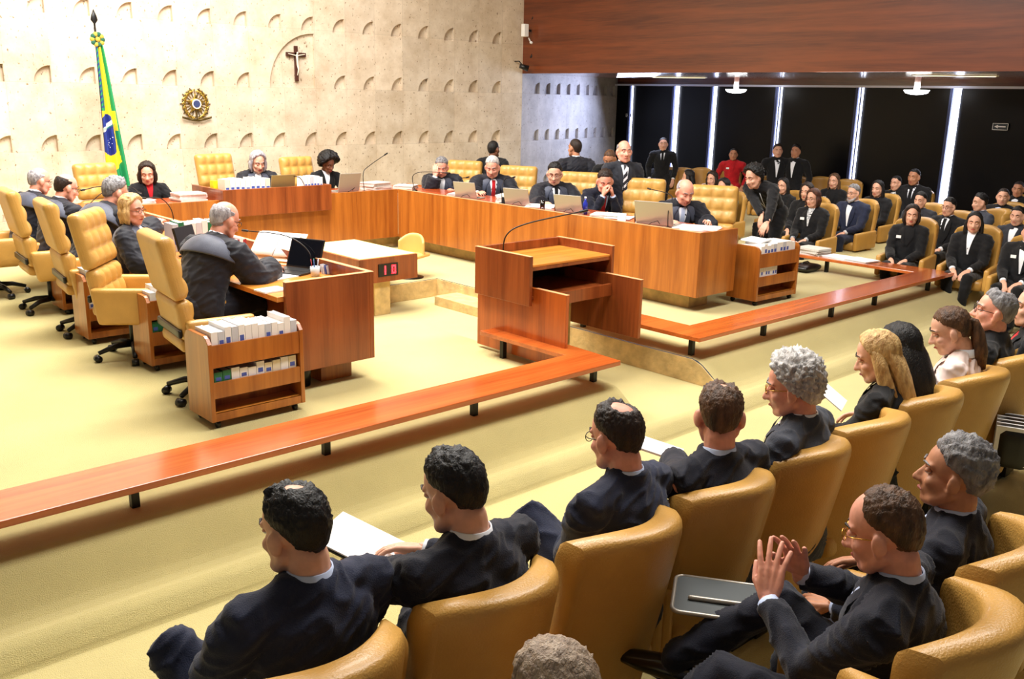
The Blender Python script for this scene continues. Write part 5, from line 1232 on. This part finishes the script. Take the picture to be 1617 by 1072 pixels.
# empty chairs showing their tops in the back row
for px, py, lab in [(1215, 275, 'left of the long-haired woman'), (1255, 275, 'behind the woman in glasses'), (1297, 276, 'left of the woman with crossed hands'), (1340, 280, 'behind the grey-bearded man'), (1105, 262, 'above the bald judge'), (1150, 265, 'below the man in red'), (1075, 262, 'far left of the gallery')]:
    p = at(px, py, .80); ac('empty tan armchair, only its top showing, '+lab, p.x, p.y, R(112))
# ---- held things of the front rows
def held(label, px, py, z, w, d, rz, rx=0, m=None, name='paper_sheet', cat='paper', h=.006):
    p = at(px, py, z); o = MB().box(-w/2, w/2, -d/2, d/2, -h, 0).build(name, m or PAP, None, .001); o.location = p; o.rotation_euler = (R(rx), 0, R(rz)); return tag(o, label, cat)
held('white papers held by the man with full black hair', 578, 858, .53, .25, .34, 30, 18)
held('dark folder under the white papers of the black-haired man', 584, 864, .50, .26, .34, 30, 18, BLK, 'folder', 'folder', .008)
held('booklet on the lap of the brown-haired man', 1040, 706, .50, .17, .24, 30, 12, None, 'booklet', 'booklet', .012)
held('white sheet held by the blonde woman', 1303, 614, .62, .21, .28, 20, 35)
# writing tablet of the second row
p = at(1135, 945, .46); t = thing('writing_tablet', 'grey fold-out writing tablet with a silver rim on the suited man’s lap', 'writing tablet', p, R(34))
def rr_pts(w, h, r, n=6):
    out = []
    for cx, cy, a0 in ((w-r, h-r, 0), (-w+r, h-r, 90), (-w+r, -h+r, 180), (w-r, -h+r, 270)):
        for k in range(n+1): a = R(a0+90*k/n); out.append((cx+r*math.cos(a), cy+r*math.sin(a)))
    return out
pt = rr_pts(.13, .16, .03); MB().prism(pt, -.006, .004).build('board', mat('grey_board', (70, 76, 78), .6), t)
MB().tube([(x, y, 0) for x, y in pt+[pt[0]]], .008, 8).build('rim', SIL, t); MB().tube([(-.04, -.14, .012), (-.04, .10, .012)], .009, 8, round_=True).build('hinge_bar', SIL, t)

p = at(1604, 672, .35); t = thing('striped_bag', 'black bag with white stripes at the right edge, behind the front row', 'bag', (p.x, p.y, .12), R(20))
MB().cush((0, 0, .13), (.34, .20, .26), .05, n=4).build('bag_body', BLK, t)
for k in range(5): MB().box(-.16+k*.07, -.145+k*.07, -.103, .103, .03, .262).build('stripe', PAP, t)
# ================================================================ groups of repeats
GR = {'judge_chair': 'high-backed tan judge chairs round the benches', 'audience_armchair': 'tan armchairs of the audience', 'gooseneck_microphone': 'gooseneck microphones on the benches',
      'laptop': 'laptops on the benches', 'paper_stack': 'papers on the benches and rail', 'book_trolley': 'wooden book trolleys', 'book': 'bound volumes on trolleys and benches', 'drinking_glass': 'glasses on the benches',
      'low_barrier': 'low wooden rails', 'judges_bench': 'wings of the judges’ bench', 'spotlight': 'black spotlights in the corner', 'dome_lamp': 'white dome ceiling lamps', 'exit_sign': 'exit signs on the windows',
      'desk_card': 'small cards on the right bench', 'ceiling_light_strip': 'light strips of the gallery ceiling', 'person': 'people in the courtroom'}
for o in COL.objects:
    if o.parent is None and 'label' in o and 'group' not in o:
        g = GR.get(o.name.split('.')[0])
        if g: o['group'] = g
